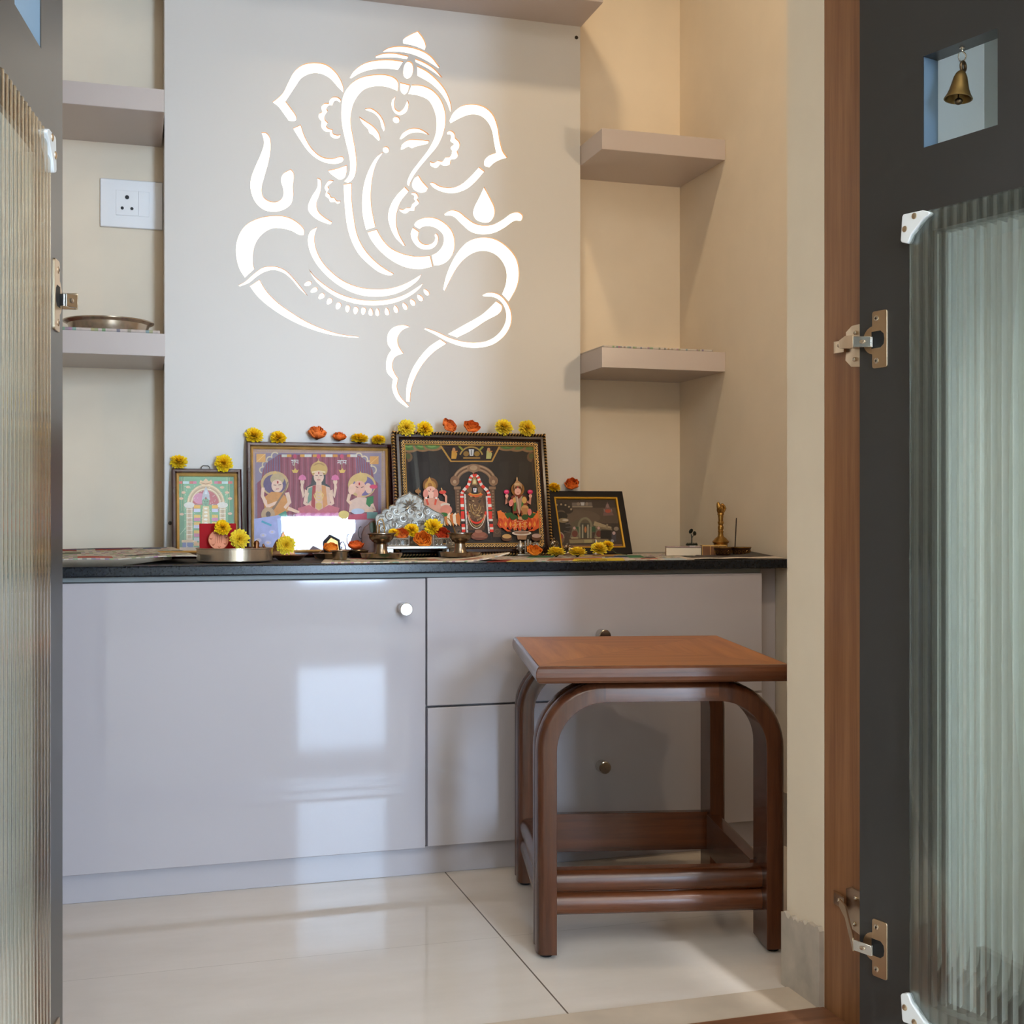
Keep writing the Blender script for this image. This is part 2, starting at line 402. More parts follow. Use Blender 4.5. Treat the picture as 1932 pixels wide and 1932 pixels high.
# ------------------------------------------------------------------ lit panel: board with cut-outs, glowing inlays behind them
GA = lambda x, y: (420 + x/3.22, 40 + y/3.22)
GB = lambda x, y: (420 + x/3.22, 400 + y/3.22)
STROKES_A = """1188,58! 1222,105 1236,150 1228,175! 1165,150 1097,135! 1097,112 1140,80
975,180! 1010,160 1085,150 1180,165 1260,205 1320,278! 1310,285! 1240,240 1150,200 1060,185 978,187!
928,212! 970,196 1040,192 1130,210! 1120,230! 1040,220 932,223!
1170,225! 1230,250 1290,290 1336,342! 1325,340! 1260,295 1172,247!
772,345! 800,300 860,255 940,235 1020,232 1098,242! 1065,295! 980,288 900,295 830,318 780,348!
1128,242 1150,250 1160,285 1148,330 1122,350 1102,335 1098,300 1110,258
1182,270! 1240,300 1300,350 1350,410 1382,480 1390,540 1384,552! 1360,490 1320,430 1260,375 1184,332!
1066,425! 1000,400 930,395 860,415 810,470 785,540 780,620 795,710 810,800 815,880 800,945 765,980 737,973! 765,940 775,880 765,800 745,720 725,620 722,530 735,450 775,385 830,345 910,325 1000,325 1050,345 1068,370
1078,370! 1138,385! 1125,425 1105,445 1085,430
1150,385! 1210,388 1280,420 1330,480 1355,560 1348,660 1310,750 1240,835 1180,910 1145,970 1135,1005! 1122,990 1140,930 1190,860 1250,780 1290,700 1300,610 1285,540 1250,480 1190,452 1128,442!
1052,455! 1045,490 1050,530 1075,545 1100,530 1115,500 1125,478! 1132,500 1120,545 1085,570 1050,560 1028,520 1030,480
865,530! 900,527 950,560 980,610 987,655 978,670! 965,640 955,600 920,560 870,540!
828,578! 870,605 920,640 950,680 957,715 948,727! 930,710 910,690 892,680 885,660 850,620
1075,715! 1095,680 1140,652 1190,650 1240,675 1258,692! 1200,677 1140,682 1085,718!
1082,780! 1090,750 1130,720 1190,718 1256,725! 1250,740 1200,755 1165,765 1150,772 1130,762 1090,780
975,795! 940,850 915,930 903,1020 905,1120 930,1250! 872,1268! 852,1180 848,1080 862,980 895,890 940,820 970,797!
735,435! 700,400 655,350 600,320 540,317 480,345 440,400 400,460 383,485! 410,520 450,590 440,605 402,605! 370,560 340,520 302,490! 330,470 370,430 400,370 440,300 490,262 560,250 630,262 690,310 725,370 736,410
427,650! 475,628! 500,700 550,780 610,825 670,832 730,822 737,835 720,858 650,865 580,840 520,790 470,720
719,478 700,460 670,460 652,478 648,497! 620,498 600,520 606,550! 588,560 583,580 595,602 602,608! 600,640 620,668 652,672! 655,695 680,712 705,710 719,688! 695,690 672,680 668,656! 645,650 630,635 640,615! 622,595 622,570 640,545! 632,528 645,512 668,512! 675,490 690,482 714,494!
235,675! 262,675 285,700 293,760 280,850 255,940 238,1010 245,1060 280,1090 330,1095 365,1070 370,1030 355,960 370,925 415,898! 432,920 428,1000 430,1060 415,1110 370,1145 310,1158 250,1145 200,1100 172,1030 172,960 200,880 235,800 252,740 245,700
640,905! 690,895 755,873! 755,910 740,950 715,963 680,945 650,920
675,967! 650,965 632,985 620,1010 630,1035! 625,1060 645,1078! 655,1098 685,1098! 695,1108 710,1105 718,1090! 695,1090 680,1070! 660,1068 650,1048! 638,1040 648,1015! 640,1000 658,985!
575,950! 595,960 600,1000 590,1050 572,1100 580,1150 620,1190 665,1218! 660,1232 620,1225 560,1195 522,1150 520,1120 545,1060 575,1010 578,975
735,990! 785,982! 785,1080 795,1170 820,1299 860,1379 920,1449 990,1504 1040,1532! 1030,1542 960,1529 890,1479 830,1419 790,1349 760,1259 742,1120
1108,1005! 1132,1030! 1085,1090 1060,1160 1055,1210 1068,1280 1112,1364! 1098,1364! 1050,1315 1018,1249 1005,1190 1020,1120 1060,1055
1192,935! 1210,965 1250,1010! 1235,1035 1195,1040 1158,1018 1152,985 1170,950
1150,1040! 1175,1042 1190,1065 1182,1080! 1195,1100 1172,1125! 1165,1150 1138,1150! 1110,1168 1075,1150 1075,1138! 1100,1142 1120,1132! 1145,1130 1152,1110! 1170,1095 1162,1078! 1165,1062 1148,1052!
1362,675! 1385,663 1410,680 1415,708! 1440,735 1440,762 1425,785! 1432,815 1410,838 1388,840! 1380,870 1345,878 1322,868! 1300,890 1265,878 1260,850! 1285,858 1310,845! 1340,848 1355,825! 1385,820 1395,788! 1385,770 1408,745! 1385,730 1388,705! 1385,690 1366,688!
1378,605! 1400,560 1450,515 1520,502 1590,518 1640,560 1670,630 1685,720 1705,790 1732,828! 1690,840 1650,860 1620,888! 1592,878 1590,850 1620,815 1662,798! 1650,740 1635,660 1605,605 1560,572 1500,568 1440,590 1385,620!
1560,885! 1592,910! 1540,970 1480,1020 1400,1045 1330,1035 1280,1010 1258,985! 1275,978 1320,1000 1390,1010 1450,990 1510,940
1590,1005! 1625,1070 1655,1140 1650,1185 1620,1220 1580,1222 1540,1205 1522,1170 1530,1130 1560,1070
1347,1170! 1390,1147 1435,1155 1480,1190 1530,1225 1590,1240 1650,1232 1710,1200 1760,1165 1800,1160 1825,1180 1815,1210 1775,1212 1710,1255 1650,1285 1580,1295 1510,1280 1450,1230 1400,1185 1350,1180!"""
STROKES_B = """495,140! 470,140 420,115 360,100 300,100 240,135 200,190 185,260 185,310 193,345! 135,398! 105,350 85,280 82,210 100,140 140,80 210,40 300,22 390,28 460,65 495,105
95,445! 140,420 190,375 250,335 320,330 380,352 430,400 480,460 520,512! 470,470 420,410 370,370 310,352 260,362 210,390 160,430 105,452!
165,450! 225,410! 260,470 330,545 420,610 520,670 620,712 720,742 830,755! 825,765! 740,758 640,742 520,705 400,650 290,580 210,510
575,90! 560,140 565,210 600,290 660,360 740,420 830,455 930,468 1030,460 1120,430 1210,378! 1195,405 1120,465 1040,500 930,515 820,500 720,455 630,385 560,300 525,220 520,150 540,110
523,345! 560,390 620,440 700,490 790,522 900,537 1010,530 1110,500 1220,433! 1205,455 1130,515 1030,555 920,567 810,557 710,525 620,470 555,405
880,122! 938,105! 970,160 1020,215 1090,250 1170,268 1262,265! 1278,330! 1200,347 1110,335 1020,290 950,230 900,165
1195,103! 1165,80 1180,55 1230,33 1290,35 1350,65 1395,115 1412,180 1405,240 1370,295 1320,322 1284,325! 1270,262! 1310,240 1340,195 1340,140 1300,100 1250,85 1215,90
1158,92! 1194,118! 1190,160 1215,190 1250,197 1285,180 1292,155 1288,140 1300,130 1312,150 1305,190 1275,220 1235,228 1190,215 1155,175 1143,130
1350,480! 1340,470! 1355,400 1390,310 1440,230 1500,175 1580,152 1660,165 1730,210 1785,280 1803,370 1790,450 1740,545! 1698,500! 1720,440 1725,370 1705,310 1660,260 1600,237 1540,242 1480,275 1430,330 1390,400
1578,505! 1620,488 1680,500 1730,550 1757,620 1750,690 1710,755 1640,805 1550,825 1460,818 1370,788 1290,745 1225,712! 1235,703! 1300,725 1380,762 1460,785 1540,792 1620,778 1680,735 1718,670 1722,610 1700,555 1655,520 1585,512!
1665,540! 1700,570 1695,600 1600,660 1500,725 1425,762! 1368,742! 1460,690 1580,620
1325,772! 1362,797! 1290,845 1220,920 1170,1010 1145,1090 1140,1155! 1115,1150! 1118,1060 1150,960 1200,880 1260,815
1140,695! 1090,720 1065,765 1070,810 1100,858! 1050,880 1032,930 1045,975 1068,1010! 1060,1060 1075,1110 1135,1180! 1120,1188! 1060,1140 1030,1070 1035,1015! 1000,975 993,920 1005,870 1025,838! 1003,800 1005,740 1040,700 1100,685"""
BEADS = [(518,435,24,14,-25),(556,474,25,14,-32),(601,511,23,15,-42),(649,542,23,15,-55),(703,570,23,15,-65),(760,587,23,14,-80),(809,598,24,15,-78),(856,601,24,15,-80),(901,607,24,14,90),(941,608,24,13,90),(999,604,24,14,82),(1053,589,24,14,75),(1108,572,24,14,65),(1155,548,23,15,58),(1200,520,24,15,50),(1238,486,24,14,50)]
outl = []
for s_ in STROKES_A.strip().split('\n'): outl.append(('lit_inlay', [GA(*p) for p in dsl(s_)]))
for s_ in STROKES_B.strip().split('\n'): outl.append(('lit_inlay', [GB(*p) for p in dsl(s_)]))
for cx, cy, r in ((1056, 598, 21), (993, 780, 20)):
    outl.append(('lit_dot', [GA(cx+r*cos(2*pi*i/20), cy+r*sin(2*pi*i/20)) for i in range(20)]))
for cx, cy, a, b, an in BEADS:
    ca, sa = cos(radians(an)), sin(radians(an)); pp = []
    for i in range(18):
        th = 2*pi*i/18; x = a*cos(th); y = b*sin(th)*(1+.25*cos(th)); pp.append(GB(cx + x*ca - y*sa, cy + x*sa + y*ca))
    outl.append(('lit_bead', pp))
panel = thing('backlit_wall_panel', 'tall grey wall panel with a glowing cut-out elephant-headed deity', 'wall panel', ((XPL+XPR)/2, YP, ZC1))
PX, PZ = (XPL+XPR)/2, ZC1
def curve_board(loops, th):
    cu = bpy.data.curves.new('board', 'CURVE'); cu.dimensions = '2D'; cu.fill_mode = 'BOTH'; cu.extrude = th/2
    for lp in loops:
        sp = cu.splines.new('POLY'); sp.points.add(len(lp)-1); sp.use_cyclic_u = True
        for p, q in zip(sp.points, lp): p.co = (q[0], q[1], 0, 1)
    o = bpy.data.objects.new('board_tmp', cu); COL.objects.link(o)
    dg = bpy.context.evaluated_depsgraph_get(); me = bpy.data.meshes.new_from_object(o.evaluated_get(dg))
    bpy.data.objects.remove(o); return me
TB = .006
loops = [[(XPL-PX, ZC1+.0005-PZ), (XPR-PX, ZC1+.0005-PZ), (XPR-PX, 1.733-PZ), (XPL-PX, 1.733-PZ)]]
inl = []
for nm, pp in outl:
    q = [atY(px, py, YP) for px, py in pp]; lp = [(v.x-PX, v.z-PZ) for v in q]
    loops.append(lp); inl.append((nm, lp))
me = curve_board(loops, TB); me.name = 'panel_board'
me.materials.clear(); me.materials.append(M['panelboard']); me.materials.append(M['core'])
for p in me.polygons:
    p.use_smooth = False
    p.material_index = 0 if abs(p.normal.z) > .5 else 1
ob = bpy.data.objects.new('panel_board', me); link(ob, panel); ob.rotation_euler = (pi/2, 0, 0); ob.location = (0, TB/2, 0)
bx = MB(); bx.M = Matrix.Translation((-PX, -YP, -PZ)); bx.box(XPL, XPR, YP+TB+.004, YB-.001, ZC1+.0005, 1.733).box(XPL, XPL+.01, YP+TB, YP+TB+.004, ZC1+.001, 1.733).box(XPR-.01, XPR, YP+TB, YP+TB+.004, ZC1+.001, 1.733)
obj('panel_box', bx, M['panelboard'], panel)
for nm, lp in inl:
    cx = sum(p[0] for p in lp)/len(lp); cz = sum(p[1] for p in lp)/len(lp)
    mb = MB(); mb.add([(x, TB+.0006, z) for x, z in lp], [tuple(range(len(lp)))], False)
    obj(nm, mb, M['glow'], panel)
for px, py in ((1087.5, 71), (321, 987)):
    v = atY(px, py, YP); mb = MB(); mb.M = Matrix.Translation((v.x-PX, -.0005, v.z-PZ)) @ Matrix.Rotation(pi/2, 4, 'X'); mb.lathe([(.004, -.0004), (.004, .0006), (.002, .001)], 12)
    obj('screw', mb, M['wire'], panel)

# ------------------------------------------------------------------ wall socket
v0 = atY(189, 428, YB); v1 = atY(308.5, 346, YB)
t = thing('wall_socket', 'white three-pin wall socket with a switch, between the two left shelves', 'socket', ((v0.x+XPL-.001)/2, YB, v0.z))
w_, h_ = XPL-.001-v0.x, v1.z-v0.z
mb = MB(); mb.box(-w_/2, w_/2, -.008, 0, 0, h_); obj('face_plate', mb, M['plastic'], t, .002)
sx0, sx1 = -w_/2+.031, -w_/2+.075; sz0, sz1 = h_*.25, h_*.77
mb = MB().box(sx0, sx1, -.0095, -.008, sz0, sz1); s_ = obj('socket_module', mb, M['plastic'], t, .0006)
mid = (sx0+sx1)/2
for x, z, r in ((mid, h_*.63, .0042), (mid-.0095, h_*.4, .0032), (mid+.0095, h_*.4, .0032)):
    mb = MB(); mb.M = Matrix.Translation((x, -.0096, z)) @ Matrix.Rotation(pi/2, 4, 'X'); mb.lathe([(r, 0), (r, .0006), (r*.6, .0007)], 16); obj('pin_hole', mb, M['black'], s_)
mb = MB(); mb.add([(sx1+.0008, -.0088, sz0), (sx1+.022, -.0088, sz0), (sx1+.022, -.0105, sz1), (sx1+.0008, -.0105, sz1), (sx1+.0008, -.008, sz0), (sx1+.022, -.008, sz0), (sx1+.022, -.008, sz1), (sx1+.0008, -.008, sz1)], [(0, 1, 2, 3), (0, 4, 5, 1), (1, 5, 6, 2), (2, 6, 7, 3), (3, 7, 4, 0)], False)
obj('rocker_switch', mb, M['plastic'], t, .0005)

# ------------------------------------------------------------------ counter and cabinet
cab = thing('base_cabinet', 'glossy pale grey base cabinet with one wide door and two drawers under the black counter', 'cabinet', (.5, YD, 0))
T0 = Matrix.Translation((-.5, -YD, 0))
XC1 = 1.173
def cbox(name, mat, x0, x1, y0, y1, z0, z1, parent=None, bevel=.001):
    mb = MB(); mb.M = T0; mb.box(x0, x1, y0, y1, z0, z1); return obj(name, mb, mat, parent or cab, bevel)
cbox('carcass', M['laminate'], XL+.001, XC1-.001, YD+.021, YB-.001, .052, .545)
cbox('plinth', M['laminate'], XL+.001, XW-.008, YPL, YPL+.02, 0, .0505)
cbox('filler_strip', M['laminate'], XC1, XW-.001, YD+.05, YD+.07, .0515, .545)
cbox('top_rail', plain('grey_rail', C(112, 116, 114), .4, var=.05), XL+.001, XC1-.001, YD+.004, YD+.02, .5388, .5475)
d_ = cbox('door', M['laminate'], XL+.002, .4998, YD, YD+.018, .0525, .5375)
def knob(px, py, parent):
    v = atY(px, py, YD-.026); mb = MB(); mb.M = T0 @ Matrix.Translation((v.x, YD, v.z)) @ Matrix.Rotation(pi/2, 4, 'X')
    mb.lathe([(.0085, 0), (.0085, .004), (.0118, .005), (.0118, .0255), (.0105, .027), (.0001, .0272)], 28); return obj('knob', mb, M['chrome'], parent)
knob(767, 1150, d_)
d1 = cbox('drawer', M['laminate'], .503, XC1, YD, YD+.018, .3078, .5385); knob(1142, 1200, d1)
d2 = cbox('drawer', M['laminate'], .504, XC1, YD, YD+.018, .0545, .3038); knob(1142, 1449, d2)
ct = MB(); ct.box(XL+.001, XW-.001, YK, YB-.001, ZC0, ZC1)
tag(obj('countertop', ct, M['granite'], None, .0025, 3), 'polished black granite countertop along the niche, covered with newspapers', 'countertop')

# ------------------------------------------------------------------ newspapers
def paper_cols(seed, dark=False, band=None, tone=(206, 196, 180)):
    rnd = random.Random(seed); blocks = []
    for i in range(14):
        x = rnd.random(); y = rnd.random()
        blocks.append((x, y, rnd.uniform(.05, .2), rnd.uniform(.1, .3), rnd.choice([C(150, 60, 50), C(70, 120, 90), C(60, 75, 110), C(200, 160, 90), C(95, 82, 74), C(180, 172, 160), C(60, 56, 54), C(170, 110, 90)])))
    base = C(*tone)
    def f(u, v):
        for b in (band or []):
            if b[0] <= u <= b[1] and b[2] <= v <= b[3]: return b[4]
        if dark: return C(*[int(t*rnd.uniform(.92, 1.08)) for t in (82, 76, 72)])
        for x, y, wx, wy, c in blocks:
            if x < u < x+wx and y < v < y+wy: return tuple(a*rnd.uniform(.8, 1.2) for a in c[:3]) + (1,)
        k = rnd.random()
        if 0.04 < u < .96 and k < .42: return tuple(a*rnd.uniform(.4, .8) for a in base[:3]) + (1,)
        return base
    return f
def newspaper(label, quad, z, seed, lift=None, dark=False, band=None, th=.0012, tone=(206, 196, 180), group=None, nu=60, nv=26, amp=.0012):
    """quad: near-left, near-right, far-right, far-left"""
    a, b, c, d = quad; rnd = random.Random(seed); ph = [rnd.uniform(0, 6) for _ in range(4)]
    cx = sum(q[0] for q in quad)/4; cy = sum(q[1] for q in quad)/4
    def fn(u, v):
        x = (a[0]*(1-u)+b[0]*u)*(1-v) + (d[0]*(1-u)+c[0]*u)*v
        y = (a[1]*(1-u)+b[1]*u)*(1-v) + (d[1]*(1-u)+c[1]*u)*v
        zz = z + th/2 + abs(amp*(sin(7*u+ph[0]+2*v)*.5+sin(13*u+5*v+ph[1])*.3))*(1 if lift else .2)
        if lift: zz += lift(u, v)
        return (x-cx, y-cy, zz-z)
    mb = MB().grid(fn, nu, nv, paper_cols(seed, dark, band, tone), True)
    o = obj('newspaper', mb, M['paper'], None, solid=th); o.location = (cx, cy, z)
    return tag(o, label, 'newspaper', group)
YN = YK + .006
def px2x(px, Y): return atY(px, 1050, Y).x
NPG = 'newspapers lining the counter'
newspaper('dark-printed newspaper sheet lying under the round steel basin', ((px2x(232, YN), YN), (px2x(614, YN), YN), (px2x(640, 2.5), 2.5), (px2x(330, 2.5), 2.5)), ZC1, 3, dark=True, group=NPG)
l1 = newspaper('crumpled folded newspaper at the left end of the counter, beside the steel basin', ((-.33, YN+.01), (px2x(372, YN+.03), YN+.03), (px2x(325, 2.57), 2.56), (-.33, 2.58)), ZC1+.0015, 5, lift=lambda u, v: .002+.012*v+.009*max(0, u-.05)*(1-.3*v)+.003*abs(sin(9*u))*(1-v), group=NPG, th=.0015,
    band=[(0, .2, .45, .6, C(86, 128, 100)), (.2, .55, .42, .55, C(110, 118, 96)), (.55, .68, .06, .18, C(186, 74, 62)), (.72, .86, .14, .2, C(90, 84, 78)), (.88, .97, .16, .2, C(100, 92, 84)), (.5, .95, .85, .95, C(92, 98, 122))])
newspaper('cream newspaper with an upcurled right corner under the silver throne and lamps', ((px2x(606, YN), YN), (px2x(962, YN+.01), YN+.01), (px2x(905, 2.397), 2.397), (px2x(614, 2.397), 2.397)), ZC1+.0003, 8, lift=lambda u, v: .0001+.17*max(0, u-.74)**1.8*(1-.8*v), group=NPG, th=.0022, tone=(214, 196, 172), amp=.0003)
np_ = newspaper('colour-printed newspaper with a yellow headline band in front of the black picture frame', ((px2x(880, YN), YN-.001), (px2x(1310, YN), YN-.001), (px2x(1250, 2.62), 2.58), (px2x(925, 2.58), 2.52)), ZC1, 11, group=NPG, th=.0008, tone=(196, 184, 172),
    band=[(.44, .68, 0, .3, C(206, 178, 60)), (.33, .44, .02, .35, C(150, 96, 66)), (.08, .16, 0, .3, C(150, 66, 52)), (.16, .28, 0, .2, C(198, 164, 86)), (.86, .95, 0, .2, C(168, 178, 184))])
hl = MB(); xa, xb = px2x(1092, YN+.01), px2x(1146, YN+.01); cx_, cy_ = np_.location.x, np_.location.y
for seg, (s0, s1, nl) in enumerate(((0, .40, 6), (.46, 1.0, 7))):
    pts = []
    for i in range(nl*8+1):
        t_ = i/(nl*8); x_ = xa+(xb-xa)*(s0+(s1-s0)*t_); ph = 2*pi*nl*t_
        big = 1.9 if (seg and t_ < .17) or (not seg and t_ > .84) else 1
        pts.append((x_-cx_+.0016*sin(ph), YN+.013-cy_+(.0065*big)*cos(ph), .0012))
    hl.tube(pts, .0008, 5)
obj('headline_lettering', hl, M['black'], np_)
newspaper('dark newspaper sheet curling up against the right wall of the niche', ((px2x(1296, YN), YN), (1.218, YN), (1.215, 2.5), (px2x(1325, 2.5), 2.5)), ZC1+.0012, 14, lift=lambda u, v: .026*max(0, u-.3)**2.2*max(0, 1-abs(v-.62)*1.7), dark=True, group=NPG,
    band=[(0, 1, 0, .08, C(190, 176, 162))])
newspaper('folded newspaper lining the lower right shelf', ((XPR+.004, YS+.001), (XW-.03, YS+.001), (XW-.03, 2.66), (XPR+.004, 2.66)), 1.0067, 21, th=.004, tone=(190, 180, 172))
newspaper('folded newspaper lying under the round steel tray on the left shelf', ((XL+.01, YS+.003), (.045, YS+.003), (.045, 2.66), (XL+.01, 2.66)), .9972, 23, th=.006, tone=(200, 186, 178))

# ------------------------------------------------------------------ steel dishes
def dish(name, label, cat, px, Y, z, prof, mat, n=40, group=None, part='dish_body'):
    v = atY(px, 1050, Y)
    mb = MB().lathe(prof, n, cap=False); o = obj(name, mb, mat); o.location = (v.x, Y, z)
    return tag(o, label, cat, group)
k = kpx(200, 2.58)
dish('steel_tray', 'round polished steel tray with a rolled rim on the left shelf', 'tray', 205, 2.585, 1.0035, [(.0001, .001), (.068, .001), (.072, .003), (.077, .022), (.086, .0265), (.0865, .0285), (.084, .0285), (.075, .0235), (.07, .004), (.0001, .003)], M['steel'], 56)
k = kpx(443, 2.25)
dish('steel_basin', 'straight-sided polished steel basin holding the red card and coin', 'basin', 443, 2.29, ZC1+.0035, [(.0001, 0), (.0655, 0), (.067, .0015), (.067, .0215), (.0685, .0222), (.0685, .0238), (.066, .024), (.0653, .0222), (.0653, .003), (.0001, .0018)], M['steel'], 64)

# ------------------------------------------------------------------ pictures
class Pic:
    def __init__(s, name, label, corners_top, ybot, lean, zb, skew=0):
        """corners_top: pixels of outer top-left / top-right; base line stands at depth ybot, leaning back by lean"""
        s.lean = lean
        s.root = thing(name, label, 'picture', (0, ybot, zb), (-lean, 0, 0))
        s.mx = Matrix.Translation((0, ybot, zb)) @ Matrix.Rotation(-lean, 4, 'X'); s.inv = s.mx.inverted()
        a = s.loc(*corners_top[0]); b = s.loc(*corners_top[1])
        s.x0, s.x1, s.h = a[0], b[0], (a[1]+b[1])/2
        s.mb = MB(); s.layer = 0
    def loc(s, px, py):
        o = s.inv @ Vector((0, 0, H)); d = s.inv.to_3x3() @ ray(px, py)
        t = -o.y / d.y; p = o + d*t; return (p.x, p.z)
    def poly(s, pts, col):
        """pts are in the picture's own plane"""
        s.layer += 1; y = .0035 - s.layer*.000018
        s.mb.col = col; s.mb.add([(x, y, z) for x, z in pts], [tuple(range(len(pts)))], False)
    def P(s, pts, col): s.poly([s.loc(*p) for p in pts], col)
    def finish(s):
        s.prn = obj('print', s.mb, M['print'], s.root); return s
def rectmould(x0, x1, z0, z1, prof, mats_i=None):
    """prof: list of (inset, y); ring of quads mitred at the corners"""
    mb = MB()
    for k in range(len(prof)-1):
        (i0, y0), (i1, y1) = prof[k], prof[k+1]
        r0 = [(x0+i0, y0, z0+i0), (x1-i0, y0, z0+i0), (x1-i0, y0, z1-i0), (x0+i0, y0, z1-i0)]
        r1 = [(x0+i1, y1, z0+i1), (x1-i1, y1, z0+i1), (x1-i1, y1, z1-i1), (x0+i1, y1, z1-i1)]
        mb.mat = mats_i[k] if mats_i else 0
        mb.add(r0+r1, [(j, (j+1) % 4, 4+(j+1) % 4, 4+j) for j in range(4)], False)
    return mb
def ell(cx, cy, rx, ry, rot=0, n=20, a0=0, a1=360):
    c_, s_ = cos(radians(rot)), sin(radians(rot)); out = []
    full = abs(a1-a0) >= 360
    for i in range(n if full else n+1):
        t = radians(a0+(a1-a0)*i/n); x = rx*cos(t); y = ry*sin(t); out.append((cx+x*c_-y*s_, cy+x*s_+y*c_))
    return out
def strip(pts, w):
    L = []; Rr = []
    for i, p in enumerate(pts):
        a = pts[max(0, i-1)]; b = pts[min(len(pts)-1, i+1)]; dx, dy = b[0]-a[0], b[1]-a[1]; l = max(1e-6, sqrt(dx*dx+dy*dy))
        ww = w[i] if isinstance(w, (list, tuple)) else w
        L.append((p[0]-dy/l*ww/2, p[1]+dx/l*ww/2)); Rr.append((p[0]+dy/l*ww/2, p[1]-dx/l*ww/2))
    return L + Rr[::-1]
def arc(cx, cy, rx, ry, a0, a1, w, n=20):
    return strip([(cx+rx*cos(radians(a0+(a1-a0)*i/n)), cy+ry*sin(radians(a0+(a1-a0)*i/n))) for i in range(n+1)], w)
class Draw:
    """draws in the coordinates of one enlarged crop of the photo"""
    def __init__(s, pic, ox, oy, k): s.p = pic; s.T = lambda q: (ox+q[0]/k, oy+q[1]/k)
    def g(s, pts, col): s.p.P([s.T(q) for q in pts], C(*col))
    def e(s, cx, cy, rx, ry, col, rot=0, n=20): s.g(ell(cx, cy, rx, ry, rot, n), col)
    def l(s, pts, w, col): s.g(strip(pts, w), col)
    def a(s, cx, cy, rx, ry, a0, a1, w, col, n=20): s.g(arc(cx, cy, rx, ry, a0, a1, w, n), col)
    def r(s, x0, y0, x1, y1, col): s.g([(x0, y0), (x1, y0), (x1, y1), (x0, y1)], col)
def finish_frame(p, frame_prof, frame_mat, slip_prof, slip_mat, glass_inset, depth=.014):
    x0, x1, h = p.x0, p.x1, p.h
    o1 = obj('frame', rectmould(x0, x1, 0, h, frame_prof), frame_mat, p.root)
    if slip_prof: obj('gilt_slip', rectmould(x0, x1, 0, h, slip_prof), slip_mat, p.root)
    obj('backing_board', MB().box(x0+.002, x1-.002, .0045, depth, .002, h-.002), M['boxbrown'], p.root)
    i = glass_inset
    obj('glass_pane', MB().add([(x0+i, .0006, i), (x1-i, .0006, i), (x1-i, .0006, h-i), (x0+i, .0006, h-i)], [(0, 1, 2, 3)], False), M['glass'], p.root)

# ---- picture 1: small green one
p1 = Pic('framed_print', 'small maroon-framed print of a deity on a green ground, leftmost on the counter', [(323.4, 885.3), (455.2, 885.3)], 2.548, radians(11.5), ZC1+.001)
d = Draw(p1, 310, 850, 8.782)
d.r(235, 425, 1150, 1660, (112, 172, 132))
d.r(235, 425, 330, 1660, (70, 140, 105)); d.r(1060, 425, 1150, 1660, (62, 138, 104))
for i in range(26):
    a = radians(i*14); d.l([(690+330*cos(a), 900+420*sin(a)), (690+560*cos(a), 900+760*sin(a))], 7, (178, 214, 180)) if abs(690+560*cos(a)-690) < 440 and 900+760*sin(a) < 1640 and 900+760*sin(a) > 440 else None
for x in (290, 325, 1040, 1080): d.l([(x, 440), (x, 1000)], 6, (208, 186, 128))
for x, y in ((320, 690), (395, 600), (960, 605), (1040, 690), (290, 1050), (1090, 1040), (280, 790), (1090, 790)): d.e(x, y, 36, 22, (222, 180, 150))
for x0, x1, c in ((240, 300, (206, 80, 84)), (310, 410, (196, 214, 216)), (420, 480, (206, 80, 84)), (480, 535, (214, 110, 150)), (830, 890, (214, 110, 150)), (890, 950, (206, 80, 84)), (955, 1055, (196, 214, 216)), (1060, 1130, (206, 80, 84))): d.r(x0, 505, x1, 545, c)
d.g(ell(690, 880, 315, 330, 0, 30, 180, 360), (206, 178, 140))
d.a(690, 880, 296, 310, 180, 360, 18, (236, 212, 176)); d.a(690, 880, 262, 274, 180, 360, 14, (184, 150, 112)); d.a(690, 880, 238, 248, 180, 360, 12, (240, 224, 198))
d.g(ell(690, 880, 215, 225, 0, 30, 180, 360), (190, 88, 100)); d.r(475, 880, 905, 1000, (170, 120, 120))
d.g(ell(590, 790, 110, 90), (214, 140, 170))
d.g([(580, 540), (600, 480), (640, 505), (690, 455), (740, 505), (780, 475), (800, 540), (740, 570), (640, 570)], (226, 190, 150)); d.l([(600, 530), (690, 550), (780, 530)], 14, (180, 130, 84))
for x0 in (365, 915):
    d.r(x0, 880, x0+105, 1500, (222, 200, 170)); d.r(x0+30, 950, x0+75, 1460, (196, 168, 132))
    for y in range(900, 1500, 70): d.l([(x0, y), (x0+105, y)], 9, (244, 236, 224))
    d.e(x0+50, 900, 90, 50, (226, 218, 208))
d.r(300, 1500, 480, 1610, (92, 124, 190)); d.r(290, 1480, 560, 1520, (226, 196, 156)); d.l([(370, 1520), (370, 1610)], 14, (206, 206, 214))
d.r(240, 1600, 620, 1660, (214, 196, 184))
d.g([(560, 900), (820, 900), (860, 1300), (820, 1650), (560, 1650), (520, 1300)], (118, 168, 120))
for y, c in ((900, (232, 178, 64)), (960, (206, 206, 226)), (1060, (228, 190, 90)), (1110, (204, 130, 170)), (1180, (232, 190, 90)), (1230, (206, 206, 226)), (1320, (228, 190, 90)), (1370, (204, 120, 164)), (1440, (204, 210, 214)), (1520, (220, 180, 130))):
    d.r(490, y, 600, y+56, c); d.r(790, y, 890, y+56, c)
d.g([(640, 920), (740, 920), (760, 1200), (720, 1640), (650, 1640), (620, 1200)], (222, 196, 150))
for y in range(960, 1600, 60): d.e(688, y, 30, 16, (246, 238, 226))
d.g([(690, 590), (740, 700), (760, 820), (620, 820), (640, 700)], (186, 190, 196)); d.g([(690, 640), (715, 720), (665, 720)], (222, 224, 230))
